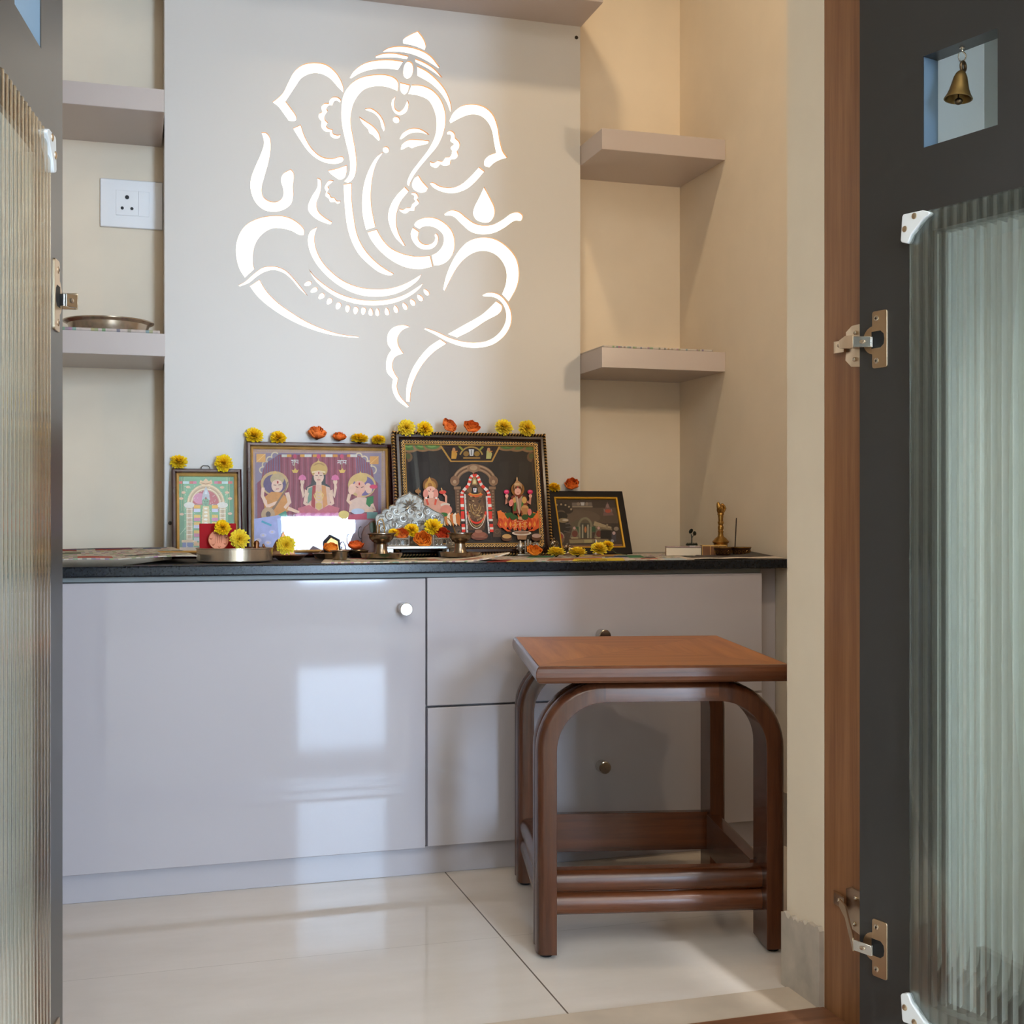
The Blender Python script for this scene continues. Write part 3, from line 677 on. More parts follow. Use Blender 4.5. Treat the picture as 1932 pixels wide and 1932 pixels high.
d.e(686, 850, 60, 66, (112, 160, 128)); d.l([(650, 840), (680, 846)], 9, (46, 70, 60)); d.l([(700, 846), (728, 840)], 9, (46, 70, 60)); d.l([(664, 885), (708, 885)], 8, (70, 100, 90)); d.e(690, 786, 12, 20, (160, 30, 40))
rnd = random.Random(2)
for i in range(110): d.e(rnd.uniform(330, 1040), rnd.uniform(560, 1640), 6, 6, (246, 244, 240), 0, 6)
p1.finish()
finish_frame(p1, [(.002, .014), (0, .012), (0, -.004), (.003, -.008), (.007, -.0085), (.0095, -.003)], M['maroon'], [(.0095, -.004), (.011, -.005), (.0145, -.002), (.0148, .003)], M['gold'], .0145)
mb = MB(); xm = p1.loc(388, 880)[0]
mb.tube([(xm-.0085, .006, p1.h-.002), (xm-.0085, .006, p1.h+.005), (xm-.005, .006, p1.h+.0088), (xm+.005, .006, p1.h+.0088), (xm+.0085, .006, p1.h+.005), (xm+.0085, .006, p1.h-.002)], .0009, 6)
obj('hanging_loop', mb, M['wire'], p1.root)

# ---- picture 2: wide pink one
p2 = Pic('framed_print', 'wide maroon and gilt framed print of three seated deities before a pink curtain', [(464, 835), (739.5, 836.7)], 2.556, radians(6.6), ZC1+.001)
d = Draw(p2, 450, 780, 6.44)
d.r(175, 425, 1790, 1665, (190, 158, 148)); d.r(205, 480, 1735, 1665, (136, 112, 140)); d.r(230, 500, 1700, 1665, (150, 76, 92))
for i in range(26):
    x = 520+i*36; c = (176, 92, 108) if i % 2 else (140, 58, 74)
    d.l([(x, 500), (x+8, 800), (x-6, 1300)], 16, c)
for i in range(7): d.l([(330+i*28, 560+i*-8), (320+i*30, 760)], 12, (126, 104, 136)); d.l([(1430+i*28, 520+i*8), (1450+i*26, 760)], 12, (126, 104, 136))
d.g([(205, 480), (520, 480), (430, 540), (350, 590), (300, 680), (280, 800), (205, 860)], (150, 132, 150)); d.g([(1390, 480), (1735, 480), (1735, 880), (1650, 800), (1630, 690), (1590, 600), (1500, 530)], (150, 132, 150))
def scal(pts, col, w=16):
    for a, b in zip(pts[:-1], pts[1:]):
        m = ((a[0]+b[0])/2, (a[1]+b[1])/2); r = sqrt((a[0]-b[0])**2+(a[1]-b[1])**2)/2; an = math.degrees(atan2(b[1]-a[1], b[0]-a[0]))
        d.g([(q[0], q[1]) for q in strip([(m[0]+r*cos(radians(an+180+i*18)), m[1]+r*sin(radians(an+180+i*18))) for i in range(11)], w)], col)
scal([(285, 720), (305, 650), (355, 590), (410, 535), (480, 490)], (222, 200, 168)); scal([(1430, 505), (1500, 530), (1560, 585), (1610, 640), (1645, 730)], (222, 200, 168))
d.r(218, 488, 330, 590, (224, 168, 96)); d.r(1598, 518, 1705, 615, (220, 158, 84)); d.l([(218, 590), (330, 488)], 7, (240, 200, 140)); d.l([(1598, 615), (1705, 518)], 7, (240, 190, 120))
for x, c in ((525, (214, 206, 190)), (590, (222, 160, 70)), (750, (222, 160, 70)), (805, (226, 222, 210)), (905, (222, 160, 70)), (1005, (222, 150, 66)), (1060, (226, 220, 208)), (1150, (222, 150, 66)), (1320, (222, 150, 66)), (1360, (214, 206, 196))): d.r(x, 495, x+55 if c[2] < 100 else x+85, 528, c)
for x in (687, 972, 1258): d.e(x, 520, 22, 28, (206, 76, 110)); d.l([(x, 548), (x, 680)], 5, (220, 196, 130))
for x in (690, 1262):
    d.g([(x-45, 680), (x-20, 690), (x, 660), (x+20, 690), (x+45, 680), (x+25, 720), (x-25, 720)], (226, 184, 96))
# the two words: shubh / laabh
W = (240, 236, 232)
def word_shubh(x, y, s):
    d.l([(x, y), (x+92*s, y)], 8*s, W)
    d.l([(x+8*s, y+8*s), (x+26*s, y+10*s), (x+27*s, y+24*s), (x+10*s, y+26*s), (x+24*s, y+40*s)], 7*s, W); d.l([(x+40*s, y), (x+40*s, y+44*s)], 7*s, W)
    d.l([(x+28*s, y+46*s), (x+22*s, y+56*s), (x+34*s, y+62*s), (x+46*s, y+54*s)], 6*s, W)
    d.l([(x+60*s, y+6*s), (x+58*s, y+26*s), (x+66*s, y+34*s), (x+60*s, y+24*s), (x+86*s, y+24*s)], 7*s, W); d.l([(x+86*s, y), (x+86*s, y+46*s)], 7*s, W)
word_shubh(638, 566, 1.0)
x, y = 1203, 572
d.l([(x, y), (x+112, y)], 8, W); d.l([(x+6, y+34), (x+4, y+20), (x+14, y+14), (x+20, y+30), (x+20, y+18), (x+32, y+16), (x+36, y+24)], 7, W); d.l([(x+36, y), (x+36, y+46)], 7, W); d.l([(x+56, y), (x+56, y+46)], 7, W)
d.l([(x+76, y+6), (x+74, y+26), (x+82, y+34), (x+76, y+24), (x+104, y+24)], 7, W); d.l([(x+104, y), (x+104, y+46)], 7, W)
SK = (232, 196, 172); GO = (218, 180, 112)
# centre figure
d.e(980, 680, 104, 100, (204, 166, 100)); d.e(980, 680, 84, 82, (176, 134, 78)); d.g([(972, 565), (1010, 600), (940, 600)], GO)
d.g([(900, 760), (880, 860), (820, 900), (850, 1000), (900, 900), (1050, 900), (1130, 980), (1110, 880), (1060, 850), (1060, 740)], (74, 66, 70))
d.g([(890, 690), (900, 640), (980, 610), (1060, 640), (1070, 690), (1050, 720), (905, 720)], (206, 166, 96))
for i in range(9): d.e(905+i*18, 700-abs(i-4)*-3, 9, 11, (240, 220, 180), 0, 8)
d.e(976, 770, 62, 76, SK); d.r(945, 830, 1010, 880, SK)
d.l([(936, 752), (966, 756)], 8, (70, 46, 44)); d.l([(988, 756), (1018, 752)], 8, (70, 46, 44)); d.l([(976, 762), (974, 790)], 5, (206, 160, 138)); d.l([(955, 806), (996, 806)], 8, (180, 70, 80)); d.e(976, 722, 7, 14, (170, 30, 40))
d.g([(840, 900), (930, 868), (1030, 868), (1110, 900), (1140, 1010), (1090, 1160), (860, 1160), (810, 1010)], (222, 182, 160))
d.g([(900, 880), (940, 870), (930, 1180), (880, 1180)], (176, 60, 62)); d.g([(1010, 870), (1060, 880), (1090, 1180), (1030, 1180)], (216, 150, 90))
d.g([(850, 910), (900, 890), (890, 1050), (840, 1100)], (120, 150, 130))
for r_ in (40, 62, 84, 106): d.a(976, 900+r_*.6, r_*.55, r_, 10, 170, 10, (230, 196, 120))
d.r(945, 1090, 1010, 1240, (216, 180, 130)); d.e(976, 1120, 40, 40, GO)
for sx in (-1, 1):
    d.l([(976+sx*150, 930), (976+sx*185, 1010), (976+sx*205, 900), (976+sx*200, 850)], [44, 40, 34, 30], SK); d.e(976+sx*200, 830, 26, 34, SK)
    d.l([(976+sx*140, 960), (976+sx*170, 1090), (976+sx*90, 1140)], [46, 42, 32], SK)
    d.g([(976+sx*200-50, 800), (976+sx*200-36, 760), (976+sx*200, 740), (976+sx*200+36, 760), (976+sx*200+50, 800), (976+sx*200, 815)], (220, 120, 160))
d.g([(720, 1150), (860, 1110), (976, 1180), (1100, 1110), (1230, 1150), (1200, 1230), (740, 1230)], (204, 110, 120))
for i in range(9): d.e(740+i*58, 1250, 48, 46, (214, 116, 156) if i % 2 else (230, 150, 180))
d.r(700, 1290, 1700, 1665, (196, 182, 196))
# left figure with a lute
d.e(440, 850, 170, 150, (206, 170, 122)); d.e(440, 860, 140, 122, (112, 90, 124)); d.g([(447, 695), (480, 740), (415, 740)], GO)
d.e(470, 800, 84, 72, (196, 168, 128)); d.e(470, 880, 70, 78, SK); d.l([(425, 868), (460, 872)], 8, (96, 70, 70)); d.l([(486, 870), (520, 860)], 8, (96, 70, 70)); d.e(478, 836, 9, 18, (170, 30, 40)); d.l([(455, 920), (492, 916)], 8, (180, 84, 90))
d.g([(300, 1030), (400, 950), (520, 960), (610, 1040), (620, 1180), (440, 1260), (320, 1180)], (214, 150, 84))
d.l([(590, 960), (620, 1080), (560, 1150)], [52, 46, 36], SK); d.l([(320, 1060), (350, 1130), (470, 1080)], [52, 46, 34], SK); d.l([(300, 900), (290, 1000), (320, 1060)], 40, SK)
d.l([(350, 1240), (450, 1120), (560, 950), (600, 830)], [60, 26, 20, 16], (150, 116, 92)); d.e(360, 1230, 84, 92, (196, 160, 124)); d.e(362, 1226, 30, 36, (110, 88, 84))
d.g([(190, 1280), (460, 1240), (560, 1210), (640, 1290), (720, 1400), (720, 1665), (190, 1665)], (178, 178, 214)); d.g([(470, 1280), (580, 1250), (640, 1400), (560, 1665), (500, 1600)], (196, 206, 232)); d.g([(480, 1230), (575, 1180), (600, 1260), (650, 1380), (610, 1400), (560, 1280)], (86, 150, 120))
d.l([(280, 1310), (400, 1360)], 24, (90, 168, 190))
for x, y in ((300, 1480), (410, 1440), (240, 1540), (520, 1520), (360, 1570)): d.e(x, y, 40, 26, (206, 200, 228)); d.e(x, y, 14, 10, (226, 206, 180))
d.l([(600, 1150), (700, 1190), (740, 1200)], [46, 36, 26], SK)
# right figure
d.e(1500, 870, 170, 150, (208, 176, 124)); d.e(1520, 880, 130, 120, (124, 110, 150)); d.g([(1482, 700), (1510, 750), (1455, 750)], GO); d.e(1480, 790, 84, 66, (210, 180, 120))
d.e(1470, 900, 76, 84, (226, 176, 158)); d.e(1380, 920, 46, 66, (230, 190, 170), 10); d.e(1580, 910, 44, 64, (230, 190, 170), -10)
d.l([(1480, 950), (1460, 1040), (1480, 1120), (1530, 1110)], [58, 50, 36, 24], (222, 170, 150)); d.l([(1425, 890), (1455, 900)], 9, (90, 60, 60)); d.l([(1490, 900), (1520, 890)], 9, (90, 60, 60)); d.e(1468, 856, 9, 18, (176, 30, 40))
d.g([(1360, 1060), (1440, 1020), (1540, 1020), (1620, 1080), (1640, 1200), (1340, 1200)], (220, 190, 176)); d.g([(1560, 1020), (1640, 1000), (1640, 1080), (1590, 1140), (1550, 1100)], (70, 128, 80)); d.e(1640, 890, 48, 26, (214, 80, 110))
d.l([(1350, 980), (1330, 1060), (1370, 1100)], 40, SK); d.l([(1620, 1100), (1660, 1170), (1540, 1180)], 40, SK); d.e(1450, 1190, 80, 36, (190, 200, 222))
d.e(1280, 1230, 66, 50, (226, 204, 130)); d.g([(1340, 1230), (1640, 1210), (1650, 1290), (1330, 1290)], (190, 90, 110)); d.r(1560, 1200, 1690, 1280, (120, 160, 160))
for i in range(60): d.e(192+i*26.5, 455, 8, 7, (206, 168, 112), 0, 6)
for i in range(44): d.e(1752, 470+i*26.5, 7, 8, (206, 168, 112), 0, 6)
p2.finish()
finish_frame(p2, [(.002, .014), (0, .012), (0, -.004), (.003, -.009), (.0075, -.0095), (.0098, -.003)], M['maroon'], [(.0098, -.004), (.0115, -.0052), (.0142, -.002), (.0145, .003)], M['gold'], .0142)

# ---- picture 3: dark one with rope beading
p3 = Pic('framed_print', 'large dark print of three deities in a carved rope-edged gilt frame, behind the silver throne', [(738.6, 814), (1028, 820)], 2.49, radians(12.), ZC1+.001)
d = Draw(p3, 730, 780, 6.23)
e = Draw(p3, 860, 880, 9.66)
d.g([(205, 345), (1750, 345), (1848, 1640), (262, 1640)], (44, 37, 34))
for i in range(12): d.r(260+i*118, 560, 260+i*118+112, 820, (50, 43, 40) if i % 2 else (41, 35, 33))
for sx, x0 in ((1, 215), (-1, 1740)):
    for i, r_ in enumerate((0, 150, 270)):
        d.e(x0+sx*(60+r_), 375, 120, 80-i*8, (150, 110, 72)); d.e(x0+sx*(54+r_), 368, 92, 62-i*6, (88, 122, 62)); d.e(x0+sx*(46+r_), 362, 58, 36, (128, 160, 84)); d.e(x0+sx*(40+r_), 360, 26, 16, (70, 100, 50))
    d.e(x0+sx*40, 510, 50, 56, (118, 86, 56)); d.e(x0+sx*36, 500, 30, 34, (88, 92, 52)); d.g([(x0, 480), (x0+sx*36, 560), (x0+sx*20, 740), (x0, 740)], (70, 46, 34))
d.g([(215, 345), (1745, 345), (1745, 372), (215, 372)], (60, 44, 30))
d.g([(620, 372), (1345, 372), (1245, 566), (750, 566)], (190, 140, 62)); d.g([(645, 374), (1322, 374), (1232, 552), (764, 552)], (38, 20, 18))
d.a(995, 530, 140, 140, 200, 340, 18, (176, 136, 66)); d.l([(850, 380), (900, 430)], 22, (150, 150, 50)); d.l([(1135, 385), (1090, 430)], 22, (150, 150, 50))
d.g([(965, 418), (1028, 418), (1018, 494), (978, 494)], (214, 210, 206)); d.l([(997, 425), (997, 488)], 9, (90, 86, 84)); d.e(935, 470, 34, 30, (146, 106, 48)); d.e(1062, 470, 34, 30, (150, 112, 40)); d.r(900, 510, 1100, 530, (160, 116, 52))
for x, c in ((790, (206, 150, 60)), (1200, (190, 180, 110))): d.g([(x-30, 530), (x-25, 440), (x, 400), (x+22, 440), (x+40, 470), (x+26, 530)], c); d.e(x, 420, 18, 20, (200, 140, 90)); d.l([(x, 450), (x+44, 440)], 12, (206, 130, 60))
# arch and columns
BR = (150, 112, 82); BR2 = (110, 78, 56)
d.a(1030, 790, 218, 158, 178, 362, 74, BR, 30); d.a(1030, 790, 240, 180, 178, 362, 10, (190, 156, 122), 30); d.a(1030, 790, 218, 158, 178, 362, 9, (84, 56, 40), 30); d.a(1030, 790, 198, 138, 178, 362, 8, (186, 150, 116), 30)
d.e(1022, 640, 78, 50, BR); d.e(1022, 636, 44, 30, (180, 146, 112)); d.g([(990, 670), (1050, 670), (1020, 706)], BR)
for x in (800, 1255): d.e(x, 790, 54, 60, BR); d.g([(x-50, 800), (x-30, 740), (x, 726), (x+40, 770), (x+50, 820)], (138, 100, 74)); d.e(x, 800, 20, 22, (190, 154, 120))
for x0, x1 in ((800, 858), (1212, 1268)):
    d.r(x0-10, 856, x1+14, 890, BR); d.g([(x0, 890), (x1, 890), (x1+(16 if x0 > 1000 else 20), 1300), (x0+(16 if x0 > 1000 else 20), 1300)], BR2)
    for y in range(910, 1280, 34): d.e((x0+x1)/2+8, y, 14, 10, (150, 116, 88), 0, 8)
for x0, x1 in ((-20, 110), (680, 830)):
    e.r(x0+5, 950, x1-25, 1075, BR2); e.r(x0, 1080, x1, 1285, (92, 68, 52)); e.a((x0+x1)/2, 1180, 40, 40, 0, 360, 8, (130, 100, 76))
# centre standing figure
e.g([(240, 330), (330, 140), (430, 330), (560, 500), (570, 900), (520, 1160), (230, 1160), (190, 900), (150, 500)], (96, 66, 46))
e.g([(300, 330), (310, 220), (345, 170), (380, 220), (395, 330)], (176, 136, 82)); e.g([(318, 310), (325, 250), (345, 230), (365, 250), (370, 310)], (222, 204, 150))
e.e(350, 440, 60, 80, (24, 20, 24)); e.g([(318, 392), (384, 392), (374, 470), (330, 470)], (232, 228, 224)); e.l([(350, 400), (350, 450)], 12, (170, 30, 40))
e.e(250, 420, 50, 56, (134, 98, 66)); e.e(450, 420, 50, 56, (134, 98, 66))
e.a(360, 470, 130, 70, 20, 160, 38, (222, 100, 40)); e.a(360, 460, 110, 50, 20, 160, 16, (236, 160, 60))
e.g([(240, 560), (480, 560), (540, 800), (480, 960), (250, 960), (200, 800)], (116, 82, 56))
rnd = random.Random(5)
for i in range(90): e.e(rnd.uniform(210, 530), rnd.uniform(520, 1130), rnd.uniform(8, 22), rnd.uniform(8, 18), rnd.choice([(156, 116, 76), (88, 58, 40), (186, 152, 106), (70, 50, 38), (126, 92, 64)]), rnd.uniform(0, 90), 8)
for r_ in (90, 130): e.a(360, 640, r_*.8, r_*1.9, 20, 160, 14, (170, 132, 80))
e.a(378, 800, 170, 230, 5, 175, 34, (212, 56, 34)); e.a(378, 830, 160, 300, 10, 170, 14, (206, 190, 168)); e.a(378, 820, 140, 270, 10, 170, 12, (186, 150, 96))
for x, y0 in ((165, 500), (560, 540)): e.l([(x, y0), (x+14, 800), (x+44, 1220)], 30, (206, 196, 190))
for x, y0 in ((190, 500), (590, 540)):
    for i in range(8): e.l([(x-26+i*5, y0+i*92), (x+4+i*5, y0+i*92)], 10, (60, 56, 52))
gl = [(345, 155), (270, 190), (255, 260), (225, 350), (140, 440), (105, 500)]; gr = [(345, 155), (405, 190), (425, 260), (470, 350), (570, 440), (600, 500)]
for k_, g_ in enumerate((gl, gr)):
    for i in range(len(g_)-1):
        for j in range(2):
            t0, t1 = j/2, (j+1)/2; a_, b_ = g_[i], g_[i+1]
            e.l([(a_[0]+(b_[0]-a_[0])*t0, a_[1]+(b_[1]-a_[1])*t0), (a_[0]+(b_[0]-a_[0])*t1, a_[1]+(b_[1]-a_[1])*t1)], 54, [(214, 60, 44), (216, 204, 196)][(i*2+j) % 2])
for k_, (x0, x1) in enumerate(((105, 140), (600, 655))):
    ys = [500, 540, 570, 640, 690, 740, 790, 820, 960, 1000, 1050, 1110, 1150, 1200]
    for i in range(len(ys)-1):
        f = (ys[i]-500)/700; xx = x0+(x1-x0)*f
        c = [(212, 54, 38), (216, 204, 196), (212, 54, 38), (214, 64, 46), (220, 210, 200), (212, 54, 38), (50, 80, 44), (212, 54, 38), (220, 210, 200), (60, 40, 36), (212, 54, 38), (222, 210, 200), (212, 54, 38)][i]
        e.g([(xx-32, ys[i]), (xx+32, ys[i]), (xx+34, ys[i+1]), (xx-30, ys[i+1])], c)
e.e(425, 1270, 160, 76, (112, 62, 46)); e.e(425, 1240, 130, 50, (140, 84, 64)); e.e(410, 1185, 70, 30, (156, 106, 84)); e.l([(290, 1290), (560, 1290)], 10, (160, 110, 84))
# right lotus figure
e.e(1125, 420, 120, 130, (140, 90, 34)); e.e(1125, 400, 92, 92, (96, 60, 30))
LO = (206, 84, 32)
for i in range(11):
    x = 790+i*72; e.g([(x-10, 1010), (x-30+abs(i-5)*-2, 860+abs(5-i)*-8), (x+30, 800+(25-(5-i)**2)*6), (x+80, 900), (x+70, 1010)], (222, 112, 44))
e.g([(880, 860), (1000, 840), (1160, 940), (1330, 850), (1460, 860), (1400, 940), (1160, 1000), (930, 950)], (44, 84, 34))
for i in range(9):
    x = 810+i*88; yy = 1180-abs(i-4)*14
    e.g([(x-60, 1060), (x-20, 940+(16-(4-i)**2)*-1), (x+30, 960), (x+70, 1060), (x+20, yy), (x-20, yy)], LO if i % 2 else (190, 60, 26)); e.g([(x-20, 1060), (x+6, 1000), (x+32, 1060), (x+6, yy-30)], (222, 138, 50))
e.g([(770, 920), (840, 1060), (930, 1150), (1010, 1185), (930, 1190), (830, 1110)], LO); e.g([(1535, 920), (1480, 1060), (1380, 1150), (1300, 1185), (1420, 1180), (1530, 1110)], LO)
for i in range(60): e.e(rnd.uniform(1030, 1290), rnd.uniform(980, 1170), 6, 6, (240, 200, 150), 0, 6)
e.g([(1000, 560), (1060, 520), (1200, 520), (1280, 560), (1300, 700), (1240, 860), (1030, 860), (1020, 700)], (120, 50, 30)); e.g([(1070, 560), (1110, 540), (1090, 820), (1040, 820)], (60, 104, 46)); e.g([(1180, 540), (1230, 560), (1220, 760), (1170, 800)], (66, 110, 48))
e.e(1240, 620, 44, 60, (206, 160, 92)); e.e(1060, 620, 34, 50, (206, 150, 84)); e.e(1250, 780, 70, 70, (196, 146, 92)); e.g([(1190, 760), (1300, 760), (1290, 880), (1210, 900)], (176, 122, 74))
e.g([(1065, 530), (1140, 600), (1205, 530), (1180, 760), (1150, 900), (1110, 760)], (168, 136, 120)); e.l([(1110, 560), (1150, 860)], 14, (206, 180, 160))
e.e(1120, 460, 58, 66, (222, 164, 146)); e.l([(1080, 405), (1110, 408)], 8, (50, 30, 30)); e.l([(1136, 408), (1164, 405)], 8, (50, 30, 30)); e.l([(1105, 478), (1140, 478)], 8, (160, 40, 50)); e.e(1122, 376, 12, 22, (180, 30, 40))
e.g([(1060, 420), (1050, 330), (1095, 260), (1105, 205), (1120, 260), (1190, 320), (1200, 420), (1170, 370), (1080, 370)], (176, 134, 96)); e.e(1108, 330, 50, 24, (206, 170, 130)); e.e(1106, 240, 14, 40, (190, 150, 110))
for sx, xe in ((-1, 920), (1, 1350)):
    e.l([(1125+sx*170, 640), (1125+sx*215, 690), (xe, 570), (xe, 530)], [50, 44, 34, 30], (196, 132, 112)); e.e(xe, 545, 30, 34, (222, 164, 146)); e.e(xe-4, 470, 48, 40, (196, 30, 84)); e.e(xe-4, 458, 30, 16, (222, 84, 124))
e.e(1000, 670, 40, 66, (222, 130, 120), 12); e.e(1335, 840, 36, 64, (224, 120, 112)); e.e(1180, 950, 60, 30, (206, 150, 110))
for x in (1040, 1250): e.e(x, 930, 62, 50, (50, 80, 38))
e.e(1190, 1222, 176, 42, (206, 190, 176)); e.e(1190, 1214, 140, 28, (150, 118, 100)); e.g([(1100, 1262), (1290, 1262), (1270, 1340), (1120, 1340)], (150, 112, 84)); e.e(920, 1310, 96, 60, (92, 56, 34)); e.e(920, 1280, 84, 40, (196, 152, 96)); e.e(1460, 1310, 90, 56, (92, 56, 34)); e.e(1460, 1270, 84, 38, (176, 142, 130))
# left elephant-headed figure
d.e(505, 850, 88, 90, (120, 78, 40)); d.e(505, 860, 66, 68, (168, 120, 60)); d.g([(495, 748), (540, 840), (560, 880), (445, 880), (455, 840)], (184, 136, 66)); d.e(500, 850, 26, 30, (150, 100, 50))
d.e(510, 915, 62, 54, (226, 176, 160)); d.e(450, 950, 30, 54, (214, 140, 126)); d.e(570, 950, 30, 56, (214, 140, 126)); d.l([(512, 940), (520, 1020), (540, 1080), (510, 1090)], [62, 50, 34, 20], (228, 180, 164)); d.l([(478, 915), (500, 922)], 7, (70, 40, 40)); d.l([(530, 922), (552, 915)], 7, (70, 40, 40)); d.l([(508, 890), (508, 908)], 8, (180, 30, 40))
d.g([(430, 1000), (600, 1000), (640, 1080), (650, 1240), (420, 1240)], (206, 150, 130)); d.l([(455, 1000), (480, 1080)], 24, (206, 80, 60)); d.l([(575, 1000), (560, 1080)], 24, (206, 80, 60)); d.l([(450, 990), (462, 1010)], 22, (226, 220, 214)); d.l([(580, 990), (570, 1010)], 22, (226, 220, 214))
d.l([(610, 1050), (690, 1060), (690, 980), (660, 950)], [40, 36, 28, 24], (214, 150, 128)); d.e(650, 930, 42, 22, (206, 70, 56)); d.l([(634, 880), (644, 920)], 12, (196, 150, 96)); d.e(360, 920, 34, 24, (150, 104, 62)); d.l([(365, 880), (365, 960)], 12, (150, 104, 62))
d.e(680, 1080, 56, 24, (206, 186, 170)); d.e(690, 1140, 70, 60, (206, 130, 110))
for i in range(6): d.g([(640+i*34, 1290), (630+i*34, 1200), (665+i*34, 1170), (690+i*34, 1230), (680+i*34, 1330)], (196, 110, 50) if i % 2 else (226, 206, 180))
d.e(660, 1195, 50, 26, (50, 100, 44))
# printed gold border
for x0, y0, x1, y1 in ((205, 345, 1745, 345), (205, 345, 310, 1640)): pass
p3.finish()
x0, x1, h = p3.x0, p3.x1, p3.h
def frame_rope(parent):
    mb = MB()
    per = [((x0, 0), (x1, 0)), ((x1, 0), (x1, h)), ((x1, h), (x0, h)), ((x0, h), (x0, 0))]
    for (ax, az), (bx, bz) in per:
        L = sqrt((bx-ax)**2+(bz-az)**2); n = int(L/.0032); tx, tz = (bx-ax)/L, (bz-az)/L; nx, nz = -tz, tx
        for i in range(n):
            s0 = i*L/n; mb.col = C(206, 160, 92) if i % 2 == 0 else C(30, 20, 16); w = L/n
            def q(s, o, y): s = max(0, min(L, s)); return (ax+tx*s+nx*o, y, az+tz*s+nz*o)
            lead = .0016
            vs = [q(s0-lead, 0.0, .004), q(s0+w-lead, 0.0, .004), q(s0+w-lead*.3, .0012, -.0075), q(s0-lead*.3, .0012, -.0075), q(s0+w+lead*.5, .0035, -.0085), q(s0+lead*.5, .0035, -.0085), q(s0+w+lead, .0055, -.004), q(s0+lead, .0055, -.004)]
            mb.add(vs, [(0, 1, 2, 3), (3, 2, 4, 5), (5, 4, 6, 7)], True)
    return obj('rope_beading', mb, painted('gilt_rope', .35, .5), parent)
obj('frame', rectmould(x0, x1, 0, h, [(.001, .016), (.001, .003), (.005, -.004), (.008, -.0085), (.013, -.009), (.0165, -.004), (.018, -.0025)]), M['darkframe'], p3.root)
frame_rope(p3.root)
obj('dark_slip', rectmould(x0, x1, 0, h, [(.0178, -.003), (.025, -.0015)]), M['black'], p3.root)
mb = MB()
iz = .0215
per = [((x0+iz, iz), (x1-iz, iz)), ((x1-iz, iz), (x1-iz, h-iz)), ((x1-iz, h-iz), (x0+iz, h-iz)), ((x0+iz, h-iz), (x0+iz, iz))]
for (ax, az), (bx, bz) in per:
    L = sqrt((bx-ax)**2+(bz-az)**2); n = int(L/.012); tx, tz = (bx-ax)/L, (bz-az)/L; nx, nz = -tz, tx; pts = []
    for i in range(n*8+1):
        s = i*L/(n*8); o = .0021*sin(2*pi*i/8); pts.append((ax+tx*s+nx*o, -.0028, az+tz*s+nz*o))
    mb.tube(pts, .0008, 5)
    for i in range(n):
        s = (i+.25)*L/n; mb.ball((ax+tx*s-nx*.0014, -.0028, az+tz*s-nz*.0014), (.0014, .0008, .0014), 6, 4); s = (i+.75)*L/n; mb.ball((ax+tx*s+nx*.0014, -.0028, az+tz*s+nz*.0014), (.0014, .0008, .0014), 6, 4)
obj('gilt_scrollwork', mb, M['gold'], p3.root)
obj('gilt_slip', rectmould(x0, x1, 0, h, [(.0248, -.002), (.0258, -.0035), (.0272, -.002), (.0275, .003)]), M['gold'], p3.root)
obj('backing_board', MB().box(x0+.003, x1-.003, .0045, .016, .003, h-.003), M['boxbrown'], p3.root)
obj('glass_pane', MB().add([(x0+.027, .0006, .027), (x1-.027, .0006, .027), (x1-.027, .0006, h-.027), (x0+.027, .0006, h-.027)], [(0, 1, 2, 3)], False), M['glass'], p3.root)

a_ = p3.inv @ Vector(((x0+x1)/2, 2.578, ZC1+.0012)); xm = (x0+x1)/2
mb = MB(); mb.add([(xm-.02, .0165, h*.62), (xm+.02, .0165, h*.62), (xm+.03, a_.y, a_.z), (xm-.03, a_.y, a_.z), (xm-.02, .019, h*.62), (xm+.02, .019, h*.62), (xm+.03, a_.y+.003, a_.z), (xm-.03, a_.y+.003, a_.z)], [(0, 1, 2, 3), (7, 6, 5, 4), (0, 4, 5, 1), (3, 2, 6, 7), (0, 3, 7, 4), (1, 5, 6, 2)], False)
obj('easel_strut', mb, M['boxbrown'], p3.root)

# ---- picture 4: small black-framed one on the right
p4 = Pic('framed_print', 'small black-framed brown print of a reclining deity, rightmost picture', [(1031, 928.5), (1173, 926)], 2.525, radians(24), ZC1+.001)
d = Draw(p4, 960, 900, 7.43)
d.g([(480, 300), (1490, 290), (1620, 930), (500, 950)], (66, 50, 42)); d.g([(520, 430), (1500, 420), (1560, 640), (560, 640)], (92, 74, 60)); d.e(960, 560, 330, 110, (104, 84, 68))
d.g([(890, 350), (1170, 345), (1182, 412), (895, 418)], (120, 104, 92)); d.g([(1010, 345), (1068, 345), (1062, 390), (1022, 390)], (206, 200, 196)); d.e(980, 368, 24, 24, (150, 130, 112)); d.e(1100, 368, 18, 26, (150, 130, 112)); d.r(895, 402, 1182, 416, (160, 140, 116))
for i in range(7):
    a = radians(200+i*24); d.e(735+120*cos(a), 500+105*sin(a), 34, 60, (46, 36, 32), math.degrees(a)+90); d.e(735+150*cos(a), 470+95*sin(a), 14, 14, (176, 150, 118))
d.e(740, 540, 90, 60, (34, 28, 26)); d.e(770, 690, 100, 96, (26, 22, 22)); d.e(770, 600, 70, 34, (150, 128, 96)); d.e(800, 596, 44, 14, (206, 190, 170)); d.l([(800, 650), (870, 640)], 16, (96, 88, 84)); d.l([(800, 700), (880, 690)], 14, (84, 78, 74)); d.l([(780, 750), (870, 770)], 16, (90, 80, 74))
d.g([(640, 560), (690, 640), (690, 800), (640, 860), (600, 700)], (52, 42, 38))
